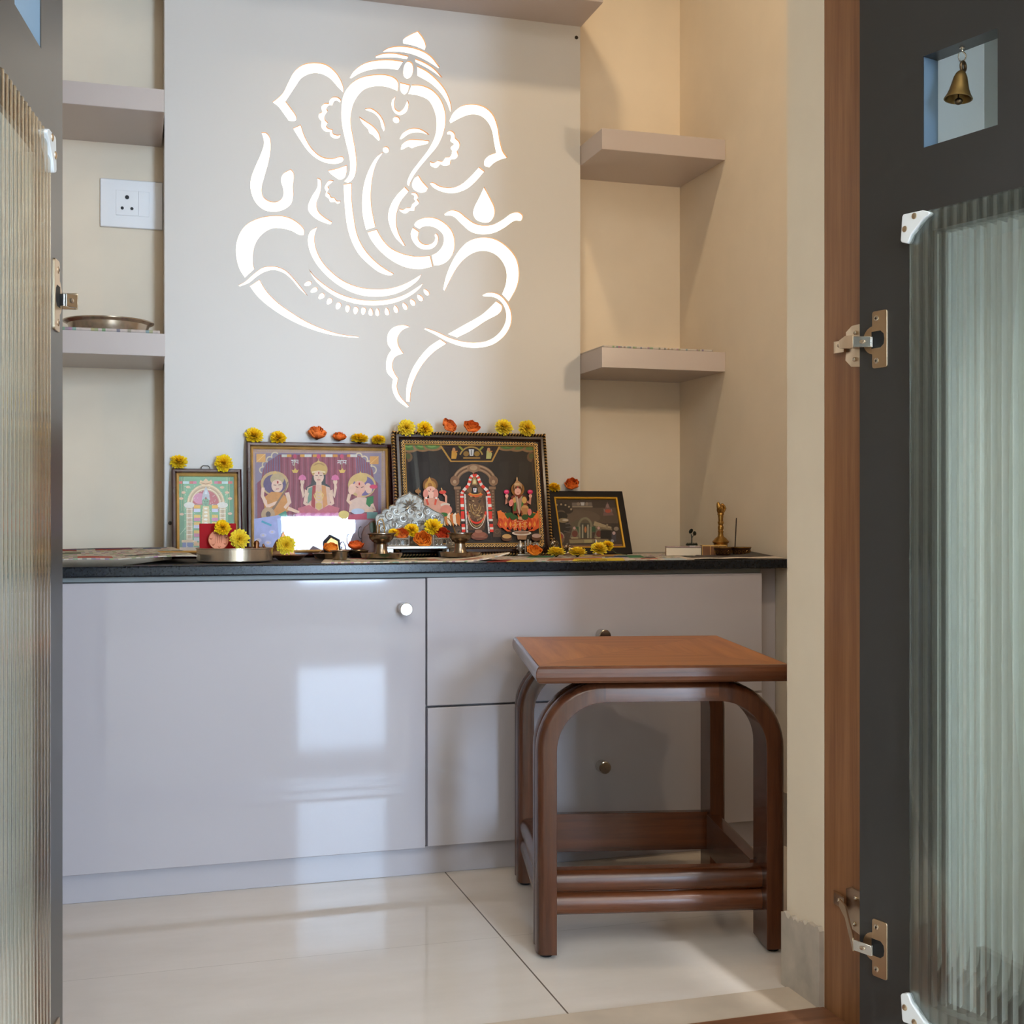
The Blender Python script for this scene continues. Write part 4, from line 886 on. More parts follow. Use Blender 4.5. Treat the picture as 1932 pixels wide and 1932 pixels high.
d.g([(880, 640), (960, 590), (1200, 620), (1450, 700), (1460, 740), (900, 800)], (96, 84, 66)); d.l([(1200, 640), (1330, 680), (1440, 712)], [60, 50, 40], (176, 154, 120)); d.l([(1220, 690), (1380, 715), (1450, 730)], 24, (140, 118, 90)); d.l([(1385, 650), (1380, 720)], 28, (150, 130, 100))
d.a(1075, 690, 90, 120, 180, 360, 30, (132, 122, 96)); d.r(985, 690, 1010, 860, (150, 140, 112)); d.r(1140, 690, 1168, 860, (150, 140, 112)); d.r(1010, 640, 1140, 860, (66, 62, 52)); d.r(930, 690, 985, 780, (46, 84, 56)); d.r(1168, 690, 1220, 760, (46, 84, 56)); d.e(1080, 730, 16, 44, (196, 120, 70)); d.r(1030, 660, 1050, 850, (170, 160, 136)); d.r(1105, 660, 1125, 850, (170, 160, 136))
for x in (930, 1270): d.g([(x-70, 850), (x-40, 740), (x, 690), (x+40, 740), (x+70, 850)], (120, 104, 84)); d.e(x, 790, 40, 46, (110, 50, 42)); d.e(x-6, 708, 18, 20, (206, 160, 150)); d.l([(x-50, 850), (x+50, 850)], 16, (196, 180, 130))
d.g([(850, 870), (1400, 860), (1410, 905), (860, 925)], (146, 128, 92)); d.g([(1060, 872), (1170, 870), (1172, 915), (1062, 918)], (176, 160, 110)); d.l([(850, 862), (1400, 856)], 12, (84, 46, 38))
d.e(710, 850, 76, 92, (118, 84, 72)); d.e(690, 830, 22, 34, (150, 36, 44)); d.e(740, 830, 22, 34, (150, 36, 44)); d.a(710, 850, 68, 84, 180, 360, 12, (176, 150, 132))
d.g([(1330, 500), (1385, 340), (1460, 500), (1480, 530), (1325, 536)], (124, 92, 84)); d.e(1395, 470, 40, 26, (186, 84, 60)); d.e(1388, 400, 22, 30, (150, 118, 112)); d.l([(1340, 440), (1345, 480)], 14, (150, 120, 110)); d.l([(1440, 440), (1450, 480)], 14, (150, 120, 110))
d.g([(1440, 900), (1450, 770), (1480, 750), (1510, 780), (1510, 900)], (70, 66, 76)); d.e(1478, 780, 22, 24, (206, 170, 164)); d.e(1455, 890, 24, 22, (160, 158, 170)); d.e(1510, 720, 34, 30, (150, 130, 110)); d.r(1290, 740, 1440, 860, (26, 22, 22))
p4.finish()
finish_frame(p4, [(.001, .012), (0, .01), (0, -.002), (.001, -.003), (.0148, -.003)], M['blackframe'], [(.0146, -.003), (.0155, -.004), (.018, -.0025), (.0182, .003)], M['goldflat'], .018, .012)

# ------------------------------------------------------------------ flowers
def mum_mesh(seed, inner, outer):
    rnd = random.Random(seed); mb = MB()
    layers = [(20, -20, .95), (22, -4, 1.0), (21, 12, 1.0), (19, 28, .98), (17, 43, .95), (13, 57, .92), (9, 70, .90), (5, 83, .88)]
    for li, (n, el, L) in enumerate(layers):
        for i in range(n):
            a = 2*pi*(i+.5*(li % 2))/n + rnd.uniform(-.12, .12); e = radians(el+rnd.uniform(-8, 8)); l = L*rnd.uniform(.84, 1.08); w = .125*rnd.uniform(.85, 1.2)
            t = li/7; j = rnd.uniform(.9, 1.1); ca, sa = cos(a), sin(a); rows = []
            for s_, wf in ((.3, .55), (.62, .9), (.86, 1.0), (1.0, .5)):
                r = l*s_; ee = e + .32*(s_-.6)*(1 if li < 4 else -.5); z = r*sin(ee)*.86; rr = r*cos(ee)
                rows.append([(rr*ca - o*w*wf*sa - cz*wf*sin(ee)*ca, rr*sa + o*w*wf*ca - cz*wf*sin(ee)*sa, z + cz*wf*cos(ee)) for o, cz in ((-1, .05), (0, -.02), (1, .05))])
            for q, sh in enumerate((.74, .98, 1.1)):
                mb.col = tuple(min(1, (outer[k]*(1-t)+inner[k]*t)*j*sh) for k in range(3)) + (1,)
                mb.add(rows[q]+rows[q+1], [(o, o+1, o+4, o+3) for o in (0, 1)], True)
    return mb
def rose_mesh(seed, col, dark):
    rnd = random.Random(seed); mb = MB(); n = 19
    for i in range(n):
        t = (i+.5)/n; a0 = i*2.4 + rnd.uniform(-.2, .2); R = .16+.82*t**.8; hgt = .95-.42*t; half = 1.25-.35*t
        ph = rnd.uniform(0, 6); am = .05+.06*t; j = rnd.uniform(.82, 1.12); fold = rnd.uniform(.2, .75)*t
        def fn(u, v, a0=a0, R=R, hgt=hgt, half=half, ph=ph, am=am, fold=fold):
            x = (u-.5)*2; an = a0 + x*half; rr = R*sin(.38+1.75*v) * (1-.1*x*x*v) + am*sin(5*x+ph)*v*v
            z = -.35 + (hgt+.35)*v*(1-.28*x*x) + am*1.2*sin(4*x+ph*2)*v
            if v > .7: rr += (v-.7)*fold*.7; z -= (v-.7)**2*fold*2.6
            return (rr*cos(an), rr*sin(an), z)
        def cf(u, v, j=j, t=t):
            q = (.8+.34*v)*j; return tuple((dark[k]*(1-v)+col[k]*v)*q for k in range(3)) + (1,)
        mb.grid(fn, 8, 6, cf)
    return mb
def calyx(parent, mat, s=1):
    mb = MB().lathe([(.02*s, -.62), (.1*s, -.55), (.3*s, -.32), (.42*s, -.18), (.3*s, -.1)], 10, cap=True); return obj('calyx', mb, mat, parent)
Y1, Y2 = C(252, 196, 16), C(255, 222, 44)
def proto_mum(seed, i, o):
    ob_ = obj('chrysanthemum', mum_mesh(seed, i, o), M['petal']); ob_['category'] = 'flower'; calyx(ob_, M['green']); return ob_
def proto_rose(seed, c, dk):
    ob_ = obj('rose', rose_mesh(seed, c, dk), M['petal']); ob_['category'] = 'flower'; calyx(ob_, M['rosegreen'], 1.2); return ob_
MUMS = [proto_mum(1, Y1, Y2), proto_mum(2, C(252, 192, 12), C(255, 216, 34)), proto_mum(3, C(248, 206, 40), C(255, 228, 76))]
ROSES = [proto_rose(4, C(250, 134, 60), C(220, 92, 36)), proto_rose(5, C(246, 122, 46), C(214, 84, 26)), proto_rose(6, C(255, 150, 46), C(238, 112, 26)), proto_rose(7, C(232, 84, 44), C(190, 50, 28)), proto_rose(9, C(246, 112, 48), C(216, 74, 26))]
FIRST = set()
def flower(proto, px, py, rpx, Y, tilt, label, spin=0, roll=0, squash=1, group=None):
    v = atY(px, py, Y); k = kpx(px, Y); s = rpx*k
    rot = (radians(tilt), radians(roll), radians(spin)); sc = (s, s, s*squash)
    if proto.name not in FIRST:
        FIRST.add(proto.name); o = proto; o.location = v; o.rotation_euler = rot; o.scale = sc; o['label'] = label
    else: o = copy_tree(proto, v, rot, label, sc)
    o.rotation_mode = 'ZYX'
    if group: o['group'] = group
    return o
GP = 'flowers laid on top of the picture frames'; GCN = 'flowers laid on the counter'; GT = 'flowers heaped in the silver throne'
def lean_y(p, dz=0): return p.mx @ Vector((0, .004, p.h))
yt = {i: lean_y(p).y for i, p in enumerate((p1, p2, p3, p4), 1)}
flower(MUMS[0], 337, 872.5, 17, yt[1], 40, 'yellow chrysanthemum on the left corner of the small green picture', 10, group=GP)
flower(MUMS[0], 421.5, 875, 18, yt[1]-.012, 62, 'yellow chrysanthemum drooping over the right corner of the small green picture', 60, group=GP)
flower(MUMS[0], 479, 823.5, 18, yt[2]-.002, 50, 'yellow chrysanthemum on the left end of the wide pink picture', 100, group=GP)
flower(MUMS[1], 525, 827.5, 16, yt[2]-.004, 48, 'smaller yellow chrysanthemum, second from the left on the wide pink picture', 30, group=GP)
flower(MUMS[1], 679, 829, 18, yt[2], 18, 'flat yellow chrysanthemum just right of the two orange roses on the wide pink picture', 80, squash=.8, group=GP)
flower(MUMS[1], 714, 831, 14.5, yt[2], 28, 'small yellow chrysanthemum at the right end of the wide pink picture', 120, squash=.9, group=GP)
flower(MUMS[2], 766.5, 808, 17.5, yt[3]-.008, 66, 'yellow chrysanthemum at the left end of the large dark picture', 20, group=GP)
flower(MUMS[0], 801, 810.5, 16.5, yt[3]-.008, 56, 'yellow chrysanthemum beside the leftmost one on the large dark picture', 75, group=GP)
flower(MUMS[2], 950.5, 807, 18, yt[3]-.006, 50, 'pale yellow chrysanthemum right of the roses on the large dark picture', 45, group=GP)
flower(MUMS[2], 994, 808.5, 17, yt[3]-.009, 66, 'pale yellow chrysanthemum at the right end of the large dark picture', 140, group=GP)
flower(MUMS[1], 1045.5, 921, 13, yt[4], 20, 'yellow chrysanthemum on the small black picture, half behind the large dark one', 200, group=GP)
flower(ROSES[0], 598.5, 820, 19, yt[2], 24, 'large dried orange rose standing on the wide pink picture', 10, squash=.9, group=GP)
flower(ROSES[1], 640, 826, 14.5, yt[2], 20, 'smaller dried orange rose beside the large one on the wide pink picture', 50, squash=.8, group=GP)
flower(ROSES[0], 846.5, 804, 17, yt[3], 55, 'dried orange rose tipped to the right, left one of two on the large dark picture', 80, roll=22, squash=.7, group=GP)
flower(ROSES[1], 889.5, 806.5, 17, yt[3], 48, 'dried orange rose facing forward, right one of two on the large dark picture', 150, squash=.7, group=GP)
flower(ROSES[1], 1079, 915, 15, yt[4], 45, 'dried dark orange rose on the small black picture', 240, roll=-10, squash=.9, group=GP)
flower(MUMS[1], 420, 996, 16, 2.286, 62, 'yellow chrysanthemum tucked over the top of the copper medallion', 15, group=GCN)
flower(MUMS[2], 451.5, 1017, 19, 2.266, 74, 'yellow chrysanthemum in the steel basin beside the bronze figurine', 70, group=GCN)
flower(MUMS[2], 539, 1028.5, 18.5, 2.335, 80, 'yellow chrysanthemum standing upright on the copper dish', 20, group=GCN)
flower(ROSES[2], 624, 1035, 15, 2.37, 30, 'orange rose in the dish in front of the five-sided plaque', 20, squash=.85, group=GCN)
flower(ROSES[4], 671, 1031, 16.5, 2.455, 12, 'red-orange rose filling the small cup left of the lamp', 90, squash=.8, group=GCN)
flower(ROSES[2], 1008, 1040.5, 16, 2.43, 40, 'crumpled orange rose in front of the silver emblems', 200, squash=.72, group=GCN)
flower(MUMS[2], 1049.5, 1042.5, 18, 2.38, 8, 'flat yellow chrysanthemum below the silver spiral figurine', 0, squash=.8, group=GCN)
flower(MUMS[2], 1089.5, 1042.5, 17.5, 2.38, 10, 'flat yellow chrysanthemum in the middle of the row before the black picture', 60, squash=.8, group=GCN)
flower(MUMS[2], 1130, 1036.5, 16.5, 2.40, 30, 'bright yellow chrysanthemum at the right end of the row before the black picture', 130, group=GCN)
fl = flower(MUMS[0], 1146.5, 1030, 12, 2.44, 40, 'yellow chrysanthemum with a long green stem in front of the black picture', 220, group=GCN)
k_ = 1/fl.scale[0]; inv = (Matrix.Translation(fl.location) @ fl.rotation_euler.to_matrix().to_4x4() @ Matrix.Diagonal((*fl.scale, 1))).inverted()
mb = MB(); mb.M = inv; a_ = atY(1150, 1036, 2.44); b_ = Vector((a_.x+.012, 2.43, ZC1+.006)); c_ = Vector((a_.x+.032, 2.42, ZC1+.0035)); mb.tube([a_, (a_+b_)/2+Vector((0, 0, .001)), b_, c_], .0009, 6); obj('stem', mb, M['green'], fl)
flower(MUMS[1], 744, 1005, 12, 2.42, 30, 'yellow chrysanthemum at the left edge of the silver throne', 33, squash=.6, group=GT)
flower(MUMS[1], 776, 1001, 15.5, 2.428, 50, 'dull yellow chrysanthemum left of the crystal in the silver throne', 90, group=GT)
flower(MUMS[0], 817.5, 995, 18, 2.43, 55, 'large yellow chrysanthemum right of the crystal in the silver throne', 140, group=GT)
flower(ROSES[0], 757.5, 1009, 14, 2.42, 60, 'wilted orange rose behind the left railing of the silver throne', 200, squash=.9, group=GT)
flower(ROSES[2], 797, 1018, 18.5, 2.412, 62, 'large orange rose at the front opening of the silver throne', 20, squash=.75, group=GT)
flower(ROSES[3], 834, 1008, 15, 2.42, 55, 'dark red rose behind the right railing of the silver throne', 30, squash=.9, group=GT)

# ------------------------------------------------------------------ things in and by the steel basin
def at_t(px, py, Y): return atY(px, py, Y)
v = atY(410.5, 1000, 2.322)
t = tag(obj('card_folder', MB().box(-.0325, .0325, 0, .0025, 0, .066), M['red'], None, .0006), 'red card folder standing behind the copper medallion in the steel basin', 'card'); t.location = (v.x, 2.304, ZC1+.0062); t.rotation_euler = (radians(-12), 0, 0)
v = atY(412.5, 1018.5, 2.296)
mb = MB(); mb.lathe([(.0182, -.0008), (.0182, .0008), (.0176, .0012), (.0172, .0008), (.0001, .0008)], 36)
for i in range(7):
    a = 2*pi*i/7+.3; mb.tube([(.0135*cos(a)-.0022, .0135*sin(a)+.0014, .0012), (.0135*cos(a), .0135*sin(a)-.0014, .0014), (.0135*cos(a)+.0022, .0135*sin(a)+.0014, .0012)], .0006, 5)
for i in range(4): mb.tube([(-.006+i*.004, -.006, .001), (-.005+i*.0035, .007, .001)], .0005, 5)
t = tag(obj('medallion', mb, M['copper']), 'round embossed copper medallion leaning on the red card', 'medallion'); t.location = v; t.rotation_euler = (radians(78), 0, 0)
# bronze peacock-like figurine
v = atY(484, 1036, 2.29); z0 = ZC1+.006
t = thing('bronze_figurine', 'small bronze figurine with an upcurved beaded arm, in the steel basin', 'figurine', (v.x, 2.29, z0))
mb = MB().lathe([(.010, 0), (.011, .002), (.007, .005), (.0085, .011), (.0075, .018), (.0045, .024), (.0055, .029), (.0035, .033), (.0001, .0345)], 16); mb.ball((-.006, -.003, .012), (.005, .005, .006), 10, 6); mb.ball((.005, -.004, .008), (.005, .004, .004), 10, 6)
obj('figure_body', mb, M['bronze'], t)
mb = MB(); pts = [(.006, 0, .006), (.012, 0, .007), (.0165, 0, .011), (.0175, 0, .0165), (.0145, 0, .021), (.0125, 0, .024)]; mb.tube(pts, [.002, .002, .0018, .0016, .0015, .0012], 8)
for p in pts[1:]: mb.ball(p, .0026, 8, 5)
mb.ball((.0122, 0, .026), .002, 8, 5); obj('curved_arm', mb, M['bronze'], t)
# copper dish with a flame-shaped plaque behind
dish('copper_dish', 'shallow eight-sided copper dish with a yellow flower on it', 'dish', 546, 2.352, ZC1+.0016, [(.0001, 0), (.019, 0), (.021, .001), (.0315, .0085), (.0325, .0095), (.031, .0098), (.020, .0022), (.0001, .0014)], M['bronze'], 8)
def plaque(name, label, pxs, Y, th, mat, relief=None, rmat=None, cat='plaque'):
    q = [atY(px, py, Y) for px, py in pxs]; zb = min(v.z for v in q); cx = sum(v.x for v in q)/len(q)
    base = ZC1+.0016
    t = thing(name, label, cat, (cx, Y, base))
    mb = MB().prism([(v.x-cx, max(0, v.z-base)) for v in q], lambda a, b, d_: (a, d_, b), 0, th); obj('plaque_body', mb, mat, t, .0006)
    if relief:
        for nm, pts, m_ in relief:
            q2 = [atY(px, py, Y-.001) for px, py in pts]; mb = MB().prism([(v.x-cx, v.z-base) for v in q2], lambda a, b, d_: (a, d_, b), -.0015, .0002); obj(nm, mb, m_, t, .0004)
    return t
plaque('flame_plaque', 'dark bronze flame-shaped plaque behind the upright yellow flower', [(509, 1051), (514, 1034), (520, 1022), (524, 1017), (526, 1024), (531, 1010), (534.5, 1001), (539, 1012), (548, 1026), (556, 1042), (560, 1051)], 2.40, .006, M['bronze'])
t = plaque('five_sided_plaque', 'small five-sided framed plaque with gilt relief behind an orange rose', [(612, 1051), (612, 1022), (624, 1009), (641, 1018), (644, 1051)], 2.425, .02, M['blackframe'],
       [('gilt_relief', [(616, 1040), (616, 1024), (624.5, 1014.5), (637, 1021), (640, 1040)], M['gold'])])
mb = MB(); mb.prism([(-.033, 0), (-.033, .006), (-.016, .017), (-.016, 0)], lambda a, b, d_: (a, d_, b), .001, .012); obj('side_wing', mb, M['bronze'], t)
rl = MB()
for i in range(9): rl.ball((-.008+.009*random.random()*1.8, -.002, .012+.017*random.random()), (.002, .0012, .002), 8, 5)
obj('relief_figure', rl, M['brass'], t)
dish('small_dish', 'shallow tarnished silver dish holding an orange rose before the five-sided plaque', 'dish', 616, 2.365, ZC1+.003, [(.0001, 0), (.014, 0), (.017, .0015), (.0255, .009), (.027, .0105), (.0255, .011), (.016, .003), (.0001, .0018)], M['oldsilver'], 36)
dish('small_cup', 'small empty tarnished silver cup in front of the orange rose', 'cup', 641.5, 2.30, ZC1+.003, [(.0001, 0), (.011, 0), (.0125, .001), (.0142, .011), (.0152, .0155), (.0188, .0168), (.0186, .0178), (.0145, .0168), (.0115, .0025), (.0001, .002)], M['oldsilver'], 36)
dish('under_dish', 'low tarnished silver dish under the cup with the red-orange rose', 'dish', 683, 2.44, ZC1+.0004, [(.0001, 0), (.022, 0), (.0255, .003), (.0275, .0085), (.029, .0095), (.0272, .0098), (.024, .0045), (.0001, .0018)], M['oldsilver'], 36)
dish('rose_cup', 'tarnished silver cup with a red-orange rose in it, left of the left lamp', 'cup', 674.5, 2.44, ZC1+.003, [(.0001, 0), (.016, 0), (.0185, .002), (.0212, .012), (.0228, .0138), (.022, .0148), (.0198, .0128), (.017, .004), (.0001, .0022)], M['oldsilver'], 36)
t = plaque('carved_idol', 'brown carved idol plaque with a green patch, behind the left lamp', [(683, 1050), (683, 1008), (688, 995), (695, 990), (699, 985), (706, 981), (714, 984), (719, 993), (721, 1010), (721, 1050)], 2.49, .01, M['idolbrown'],
       [('green_leaf', [(698, 1003), (697, 989), (703, 983.5), (709, 988), (709, 1002), (703, 1006)], M['green'])])
mb = MB(); v = atY(680.5, 1005, 2.488); q = [(v.x-t.location.x+.006*cos(a*pi/8)*.7, -.001, v.z-t.location.z+.012*sin(a*pi/8)) for a in range(3, 14)]; mb.tube(q, .0008, 6); obj('wire_loop', mb, M['wire'], t)

# ------------------------------------------------------------------ oil lamps on their plates
def lamp(px, Y, rb, label, plabel, hook):
    v = atY(px, 1050, Y); z0 = ZC1+.0048
    mb = MB().lathe([(.0001, 0), (.034, 0), (.037, .0012), (.0395, .0075), (.0405, .0088), (.039, .0092), (.036, .003), (.0001, .0022)], 44)
    o = obj('lamp_plate', mb, M['oldsilver']); o.location = (v.x, Y, z0); tag(o, plabel, 'plate', 'plates under the oil lamps')
    t = thing('oil_lamp', label, 'oil lamp', (v.x, Y, z0+.0023), group='footed oil lamps before the silver throne')
    s = rb/.0262
    obj('stem', MB().lathe([(.0001, 0), (.0165, 0), (.0162, .0015), (.0125, .008), (.0105, .016), (.0098, .0235), (.0115, .026)], 32), M['oldsilver'], t)
    obj('bowl', MB().lathe([(.0001, .0245), (.010, .025), (.017*s, .0285), (.0225*s, .0345), (.0242*s, .040), (.0245*s, .0415), (.0275*s, .0432), (.0275*s, .0446), (.0235*s, .0436), (.0205*s, .036), (.012*s, .0295), (.0001, .0285)], 44), M['oldsilver'], t)
    mb = MB(); mb.tube(hook, .0011, 8); obj('handle', mb, M['brass'], t)
    return t
t = lamp(719.5, 2.335, .0265, 'tarnished silver footed oil lamp with a hooped brass handle, left of the throne', 'round rimmed plate under the left oil lamp',
     [(-.0085, 0, .043), (-.0085, 0, .058), (-.007, 0, .066), (-.003, 0, .0715), (.001, 0, .0705), (.0045, 0, .064), (.006, 0, .052), (.0065, 0, .043)])
mb = MB(); mb.tube([(-.0045, 0, .043), (-.0045, 0, .056)], [.0022, .0012], 8); mb.ball((-.004, 0, .0585), (.002, .002, .0034), 10, 6); obj('wick_holder', mb, M['brass'], t)
t = lamp(868, 2.352, .0245, 'tarnished silver footed oil lamp with a long slanting handle, right of the throne', 'round rimmed plate under the right oil lamp',
     [(-.009, 0, .043), (-.0125, 0, .054), (-.0185, 0, .066), (-.0235, 0, .0725), (-.0275, 0, .0725), (-.0295, 0, .067), (-.0285, 0, .058)])
mb = MB(); mb.tube([(-.003, 0, .041), (-.004, -.001, .046), (-.002, -.001, .048)], .0012, 6); obj('wick', mb, M['black'], t)

# ------------------------------------------------------------------ silver throne
def silver_emb():
    n = N('embossed_silver'); n.bsdf(C(150, 147, 140), .5, .75)
    a = n.noise(55, 3, rough=.6); wv = n.add('ShaderNodeTexVoronoi', feature='SMOOTH_F1'); wv.inputs['Scale'].default_value = 95
    tc = n.add('ShaderNodeTexCoord'); n.ln(tc.outputs['Object'], wv.inputs['Vector'])
    ad = n.add('ShaderNodeMath', operation='ADD'); n.ln(a.outputs[0], ad.inputs[0]); n.ln(wv.outputs['Distance'], ad.inputs[1])
    n.bump(ad.outputs[0], .75, .004); return n.m
M['emb'] = silver_emb(); M['silver'] = plain('bright_silver', C(176, 173, 168), .36, .9, var=.05, scale=60)
TY = 2.40
va, vb = atY(730, 1033, TY), atY(862, 1033, TY); TX = (va.x+vb.x)/2; hw = (vb.x-va.x)/2; zs0, zs1 = .5848, .5908
t = thing('silver_throne', 'ornate silver throne with a scalloped embossed back and lattice railings, full of flowers', 'throne', (TX, TY, ZC1+.0002)); zb = ZC1+.0002
TM = Matrix.Translation((-TX, -TY, -zb))
mb = MB(); mb.M = TM; mb.box(TX-hw, TX+hw, TY, TY+.075, zs0, zs1); obj('seat_platform', mb, M['silver'], t, .0012)
for sx in (-1, 1):
    for yy in (TY+.002, TY+.063):
        mb = MB(); mb.M = TM; x = TX+sx*(hw-.007); mb.box(x-.006, x+.006, yy, yy+.008, zb, zs0); mb.ball((x, yy-.0005, (zb+zs0)/2), (.0035, .002, .005), 8, 5); obj('leg', mb, M['silver'], t)
def railing(xa, ya, xb, yb):
    L = sqrt((xb-xa)**2+(yb-ya)**2); tx, ty = (xb-xa)/L, (yb-ya)/L; mb = MB(); mb.M = TM; q = lambda s, z: (xa+tx*s, ya+ty*s, z)
    z1 = zs1+.0145
    mb.tube([q(0, z1), q(L, z1)], .0012, 6); mb.tube([q(0, zs1+.001), q(L, zs1+.001)], .0012, 6)
    n = max(4, int(L/.0078)); w = L/n
    for i in range(n):
        c = (i+.5)*w; mb.tube([q(c+.5*w*cos(a*pi/6), (z1+zs1)/2+.0062*sin(a*pi/6)) for a in range(12)], .0009, 5, True)
    for s in (0, L): mb.tube([q(s, zs1), q(s, z1+.003)], .0017, 8); mb.ball(q(s, z1+.0045), .0022, 8, 5)
    return obj('lattice_railing', mb, M['silver'], t)
xl = atY(772, 1020, TY).x; xr = atY(818, 1020, TY).x
railing(TX-hw+.002, TY+.002, xl, TY+.002); railing(xr, TY+.002, TX+hw-.002, TY+.002)
railing(TX-hw+.002, TY+.002, TX-hw+.002, TY+.062); railing(TX+hw-.002, TY+.002, TX+hw-.002, TY+.062)
BKY = TY+.068
bpx = dsl("712,1031! 709.8,984.6 709,977 712,972 720,970! 721.5,964.7 726,961 733,961! 735,956 741,953.5 746,954! 746.4,948 750.7,941 759.4,935.5 768,932.4 772.5,928! 777,932.4 785.5,935 794,940.5 798.6,946.7 799.8,953.5! 806.6,955.4 813,960 819,963.5! 824,966 831.5,969 836.5,973.4 837.7,979.6 836.5,989.6 834,1031!", 5)
q = [atY(a, b, BKY) for a, b in bpx]
mb = MB(); mb.M = TM; mb.prism([(v.x, v.z) for v in q], lambda a, b, d_: (a, d_, b), BKY, BKY+.003); bk = obj('throne_back', mb, M['emb'], t, .0008)
mb = MB(); mb.M = TM; mb.tube([(v.x, BKY, v.z) for v in q], .0011, 6, True)
def spiral(px, py, r0, turns, dirn=1, a0=0):
    c = atY(px, py, BKY); k = kpx(px, BKY); mb.tube([(c.x+r0*k*(1-s/22)*cos(a0+dirn*s*turns*2*pi/22), BKY-.0004, c.z+r0*k*(1-s/22)*sin(a0+dirn*s*turns*2*pi/22)) for s in range(21)], .0012, 6)
for a_ in ((735, 973, 9, 1.6, 1, 2), (720, 981, 8, 1.5, 1, 1), (748, 965, 8, 1.5, -1, 0), (722, 997, 9, 1.5, -1, 2), (743, 990, 9, 1.6, 1, 3), (760, 978, 9, 1.6, -1, 1), (775, 965, 8, 1.5, 1, 0), (790, 972, 9, 1.5, -1, 2), (806, 965, 8, 1.5, 1, 2), (820, 976, 9, 1.6, -1, 0), (828, 988, 8, 1.5, 1, 1), (807, 985, 9, 1.5, 1, 4), (783, 988, 8, 1.4, 1, 2), (757, 996, 8, 1.4, -1, 0)): spiral(*a_)
c = atY(773, 951, BKY); k = kpx(773, BKY)
for i in range(9):
    a = pi*(i/8)*1.5-.25*pi; ln = 14*k; mb.tube([(c.x+2*k*cos(a), BKY-.0002, c.z+2*k*sin(a)-.004), (c.x+ln*.6*cos(a), BKY-.0022, c.z+ln*.6*sin(a)-.004), (c.x+ln*cos(a), BKY-.0003, c.z+ln*sin(a)-.004)], [.0008, .0022, .0006], 6)
obj('embossed_scrollwork', mb, M['silver'], t)
v = atY(790, 1003, 2.44)
mb = MB().lathe([(.006, 0), (.0075, .002), (.006, .005), (.0085, .010), (.008, .016), (.005, .020), (.0055, .024), (.004, .028), (.0001, .030)], 8); mb.ball((.007, 0, .012), .004, 8, 5); mb.ball((-.007, 0, .012), .004, 8, 5)
o = tag(obj('crystal_idol', mb, M['crystal']), 'small faceted crystal idol among the flowers in the silver throne', 'idol'); o.location = (v.x, 2.44, zs1); o.scale = (1, 1, 1.05)
for p in o.data.polygons: p.use_smooth = False
dish('silver_tumbler', 'tiny silver tumbler standing under the silver throne', 'tumbler', 832.5, 2.432, ZC1+.0003, [(.0001, 0), (.0058, 0), (.0062, .001), (.0075, .0125), (.0078, .013), (.0072, .0125), (.0058, .002), (.0001, .0015)], M['silver'], 24)

# ------------------------------------------------------------------ silver emblems and figurines on the right of the throne
v = atY(996, 1046, 2.465); zc = ZC1+.0016
t = thing('silver_emblem_set', 'three small silver emblems on one base, in front of the large dark picture', 'emblem', (v.x, 2.465, zc))
obj('emblem_base', MB().box(-.024, .024, -.005, .005, 0, .004), M['silver'], t, .001)
mb = MB().lathe([(.002, .004), (.0035, .006), (.002, .009), (.0065, .015), (.0075, .019), (.006, .024), (.003, .028), (.0022, .031), (.0001, .032)], 14)
mb.M = Matrix.Translation((-.0165, 0, 0)); m2 = MB(); m2.M = Matrix.Translation((-.0165, 0, 0)); m2.lathe([(.002, .004), (.0035, .006), (.002, .009), (.0065, .015), (.0075, .019), (.006, .024), (.003, .028), (.0022, .031), (.0001, .032)], 14)
for a in (.4, 2.7, 3.6, 5.8): m2.ball((.008*cos(a), -.001, .018+.007*sin(a)), .0018, 8, 5)
obj('conch_emblem', m2, M['silver'], t)
mb = MB()
for x in (-.0055, 0, .0055): mb.box(x-.0017, x+.0017, -.0015, .0015, .004, .031 if x else .034)
mb.box(-.0072, .0072, -.0017, .0017, .004, .0075); obj('three_bar_emblem', mb, M['silver'], t, .0007)
mb = MB(); mb.tube([(.0168+.006*cos(a*pi/8), 0, .022+.006*sin(a*pi/8)) for a in range(16)], .0014, 6, True)
for a in range(4): mb.tube([(.0168-.006*cos(a*pi/4), 0, .022-.006*sin(a*pi/4)), (.0168+.006*cos(a*pi/4), 0, .022+.006*sin(a*pi/4))], .0008, 5)
mb.tube([(.0168, 0, .004), (.0168, 0, .016)], .0016, 6); obj('wheel_emblem', mb, M['silver'], t)
v = atY(1045, 1046, 2.46)
t = thing('spiral_figurine', 'small silver figurine with a coiled spiral disc, before the edge of the dark picture', 'figurine', (v.x, 2.46, zc))
mb = MB(); zc_ = .024
mb.tube([((.0092-.0086*s/40)*cos(s*.47), -.0012, zc_+(.0092-.0086*s/40)*sin(s*.47)) for s in range(40)], .0013, 6); mb.M = Matrix.Translation((0, .0005, zc_)) @ Matrix.Rotation(pi/2, 4, 'X'); mb.lathe([(.0095, -.001), (.0095, .001)], 24); mb.M = Matrix()
mb.ball((0, 0, zc_+.0115), .0022, 8, 5); obj('spiral_disc', mb, M['oldsilver'], t)
obj('figurine_foot', MB().lathe([(.009, 0), (.009, .002), (.004, .006), (.0035, .015)], 16), M['oldsilver'], t)
v = atY(1075, 1046, 2.47)
t = thing('bull_figurine', 'small silver seated animal figurine between the yellow flowers', 'figurine', (v.x, 2.47, zc))
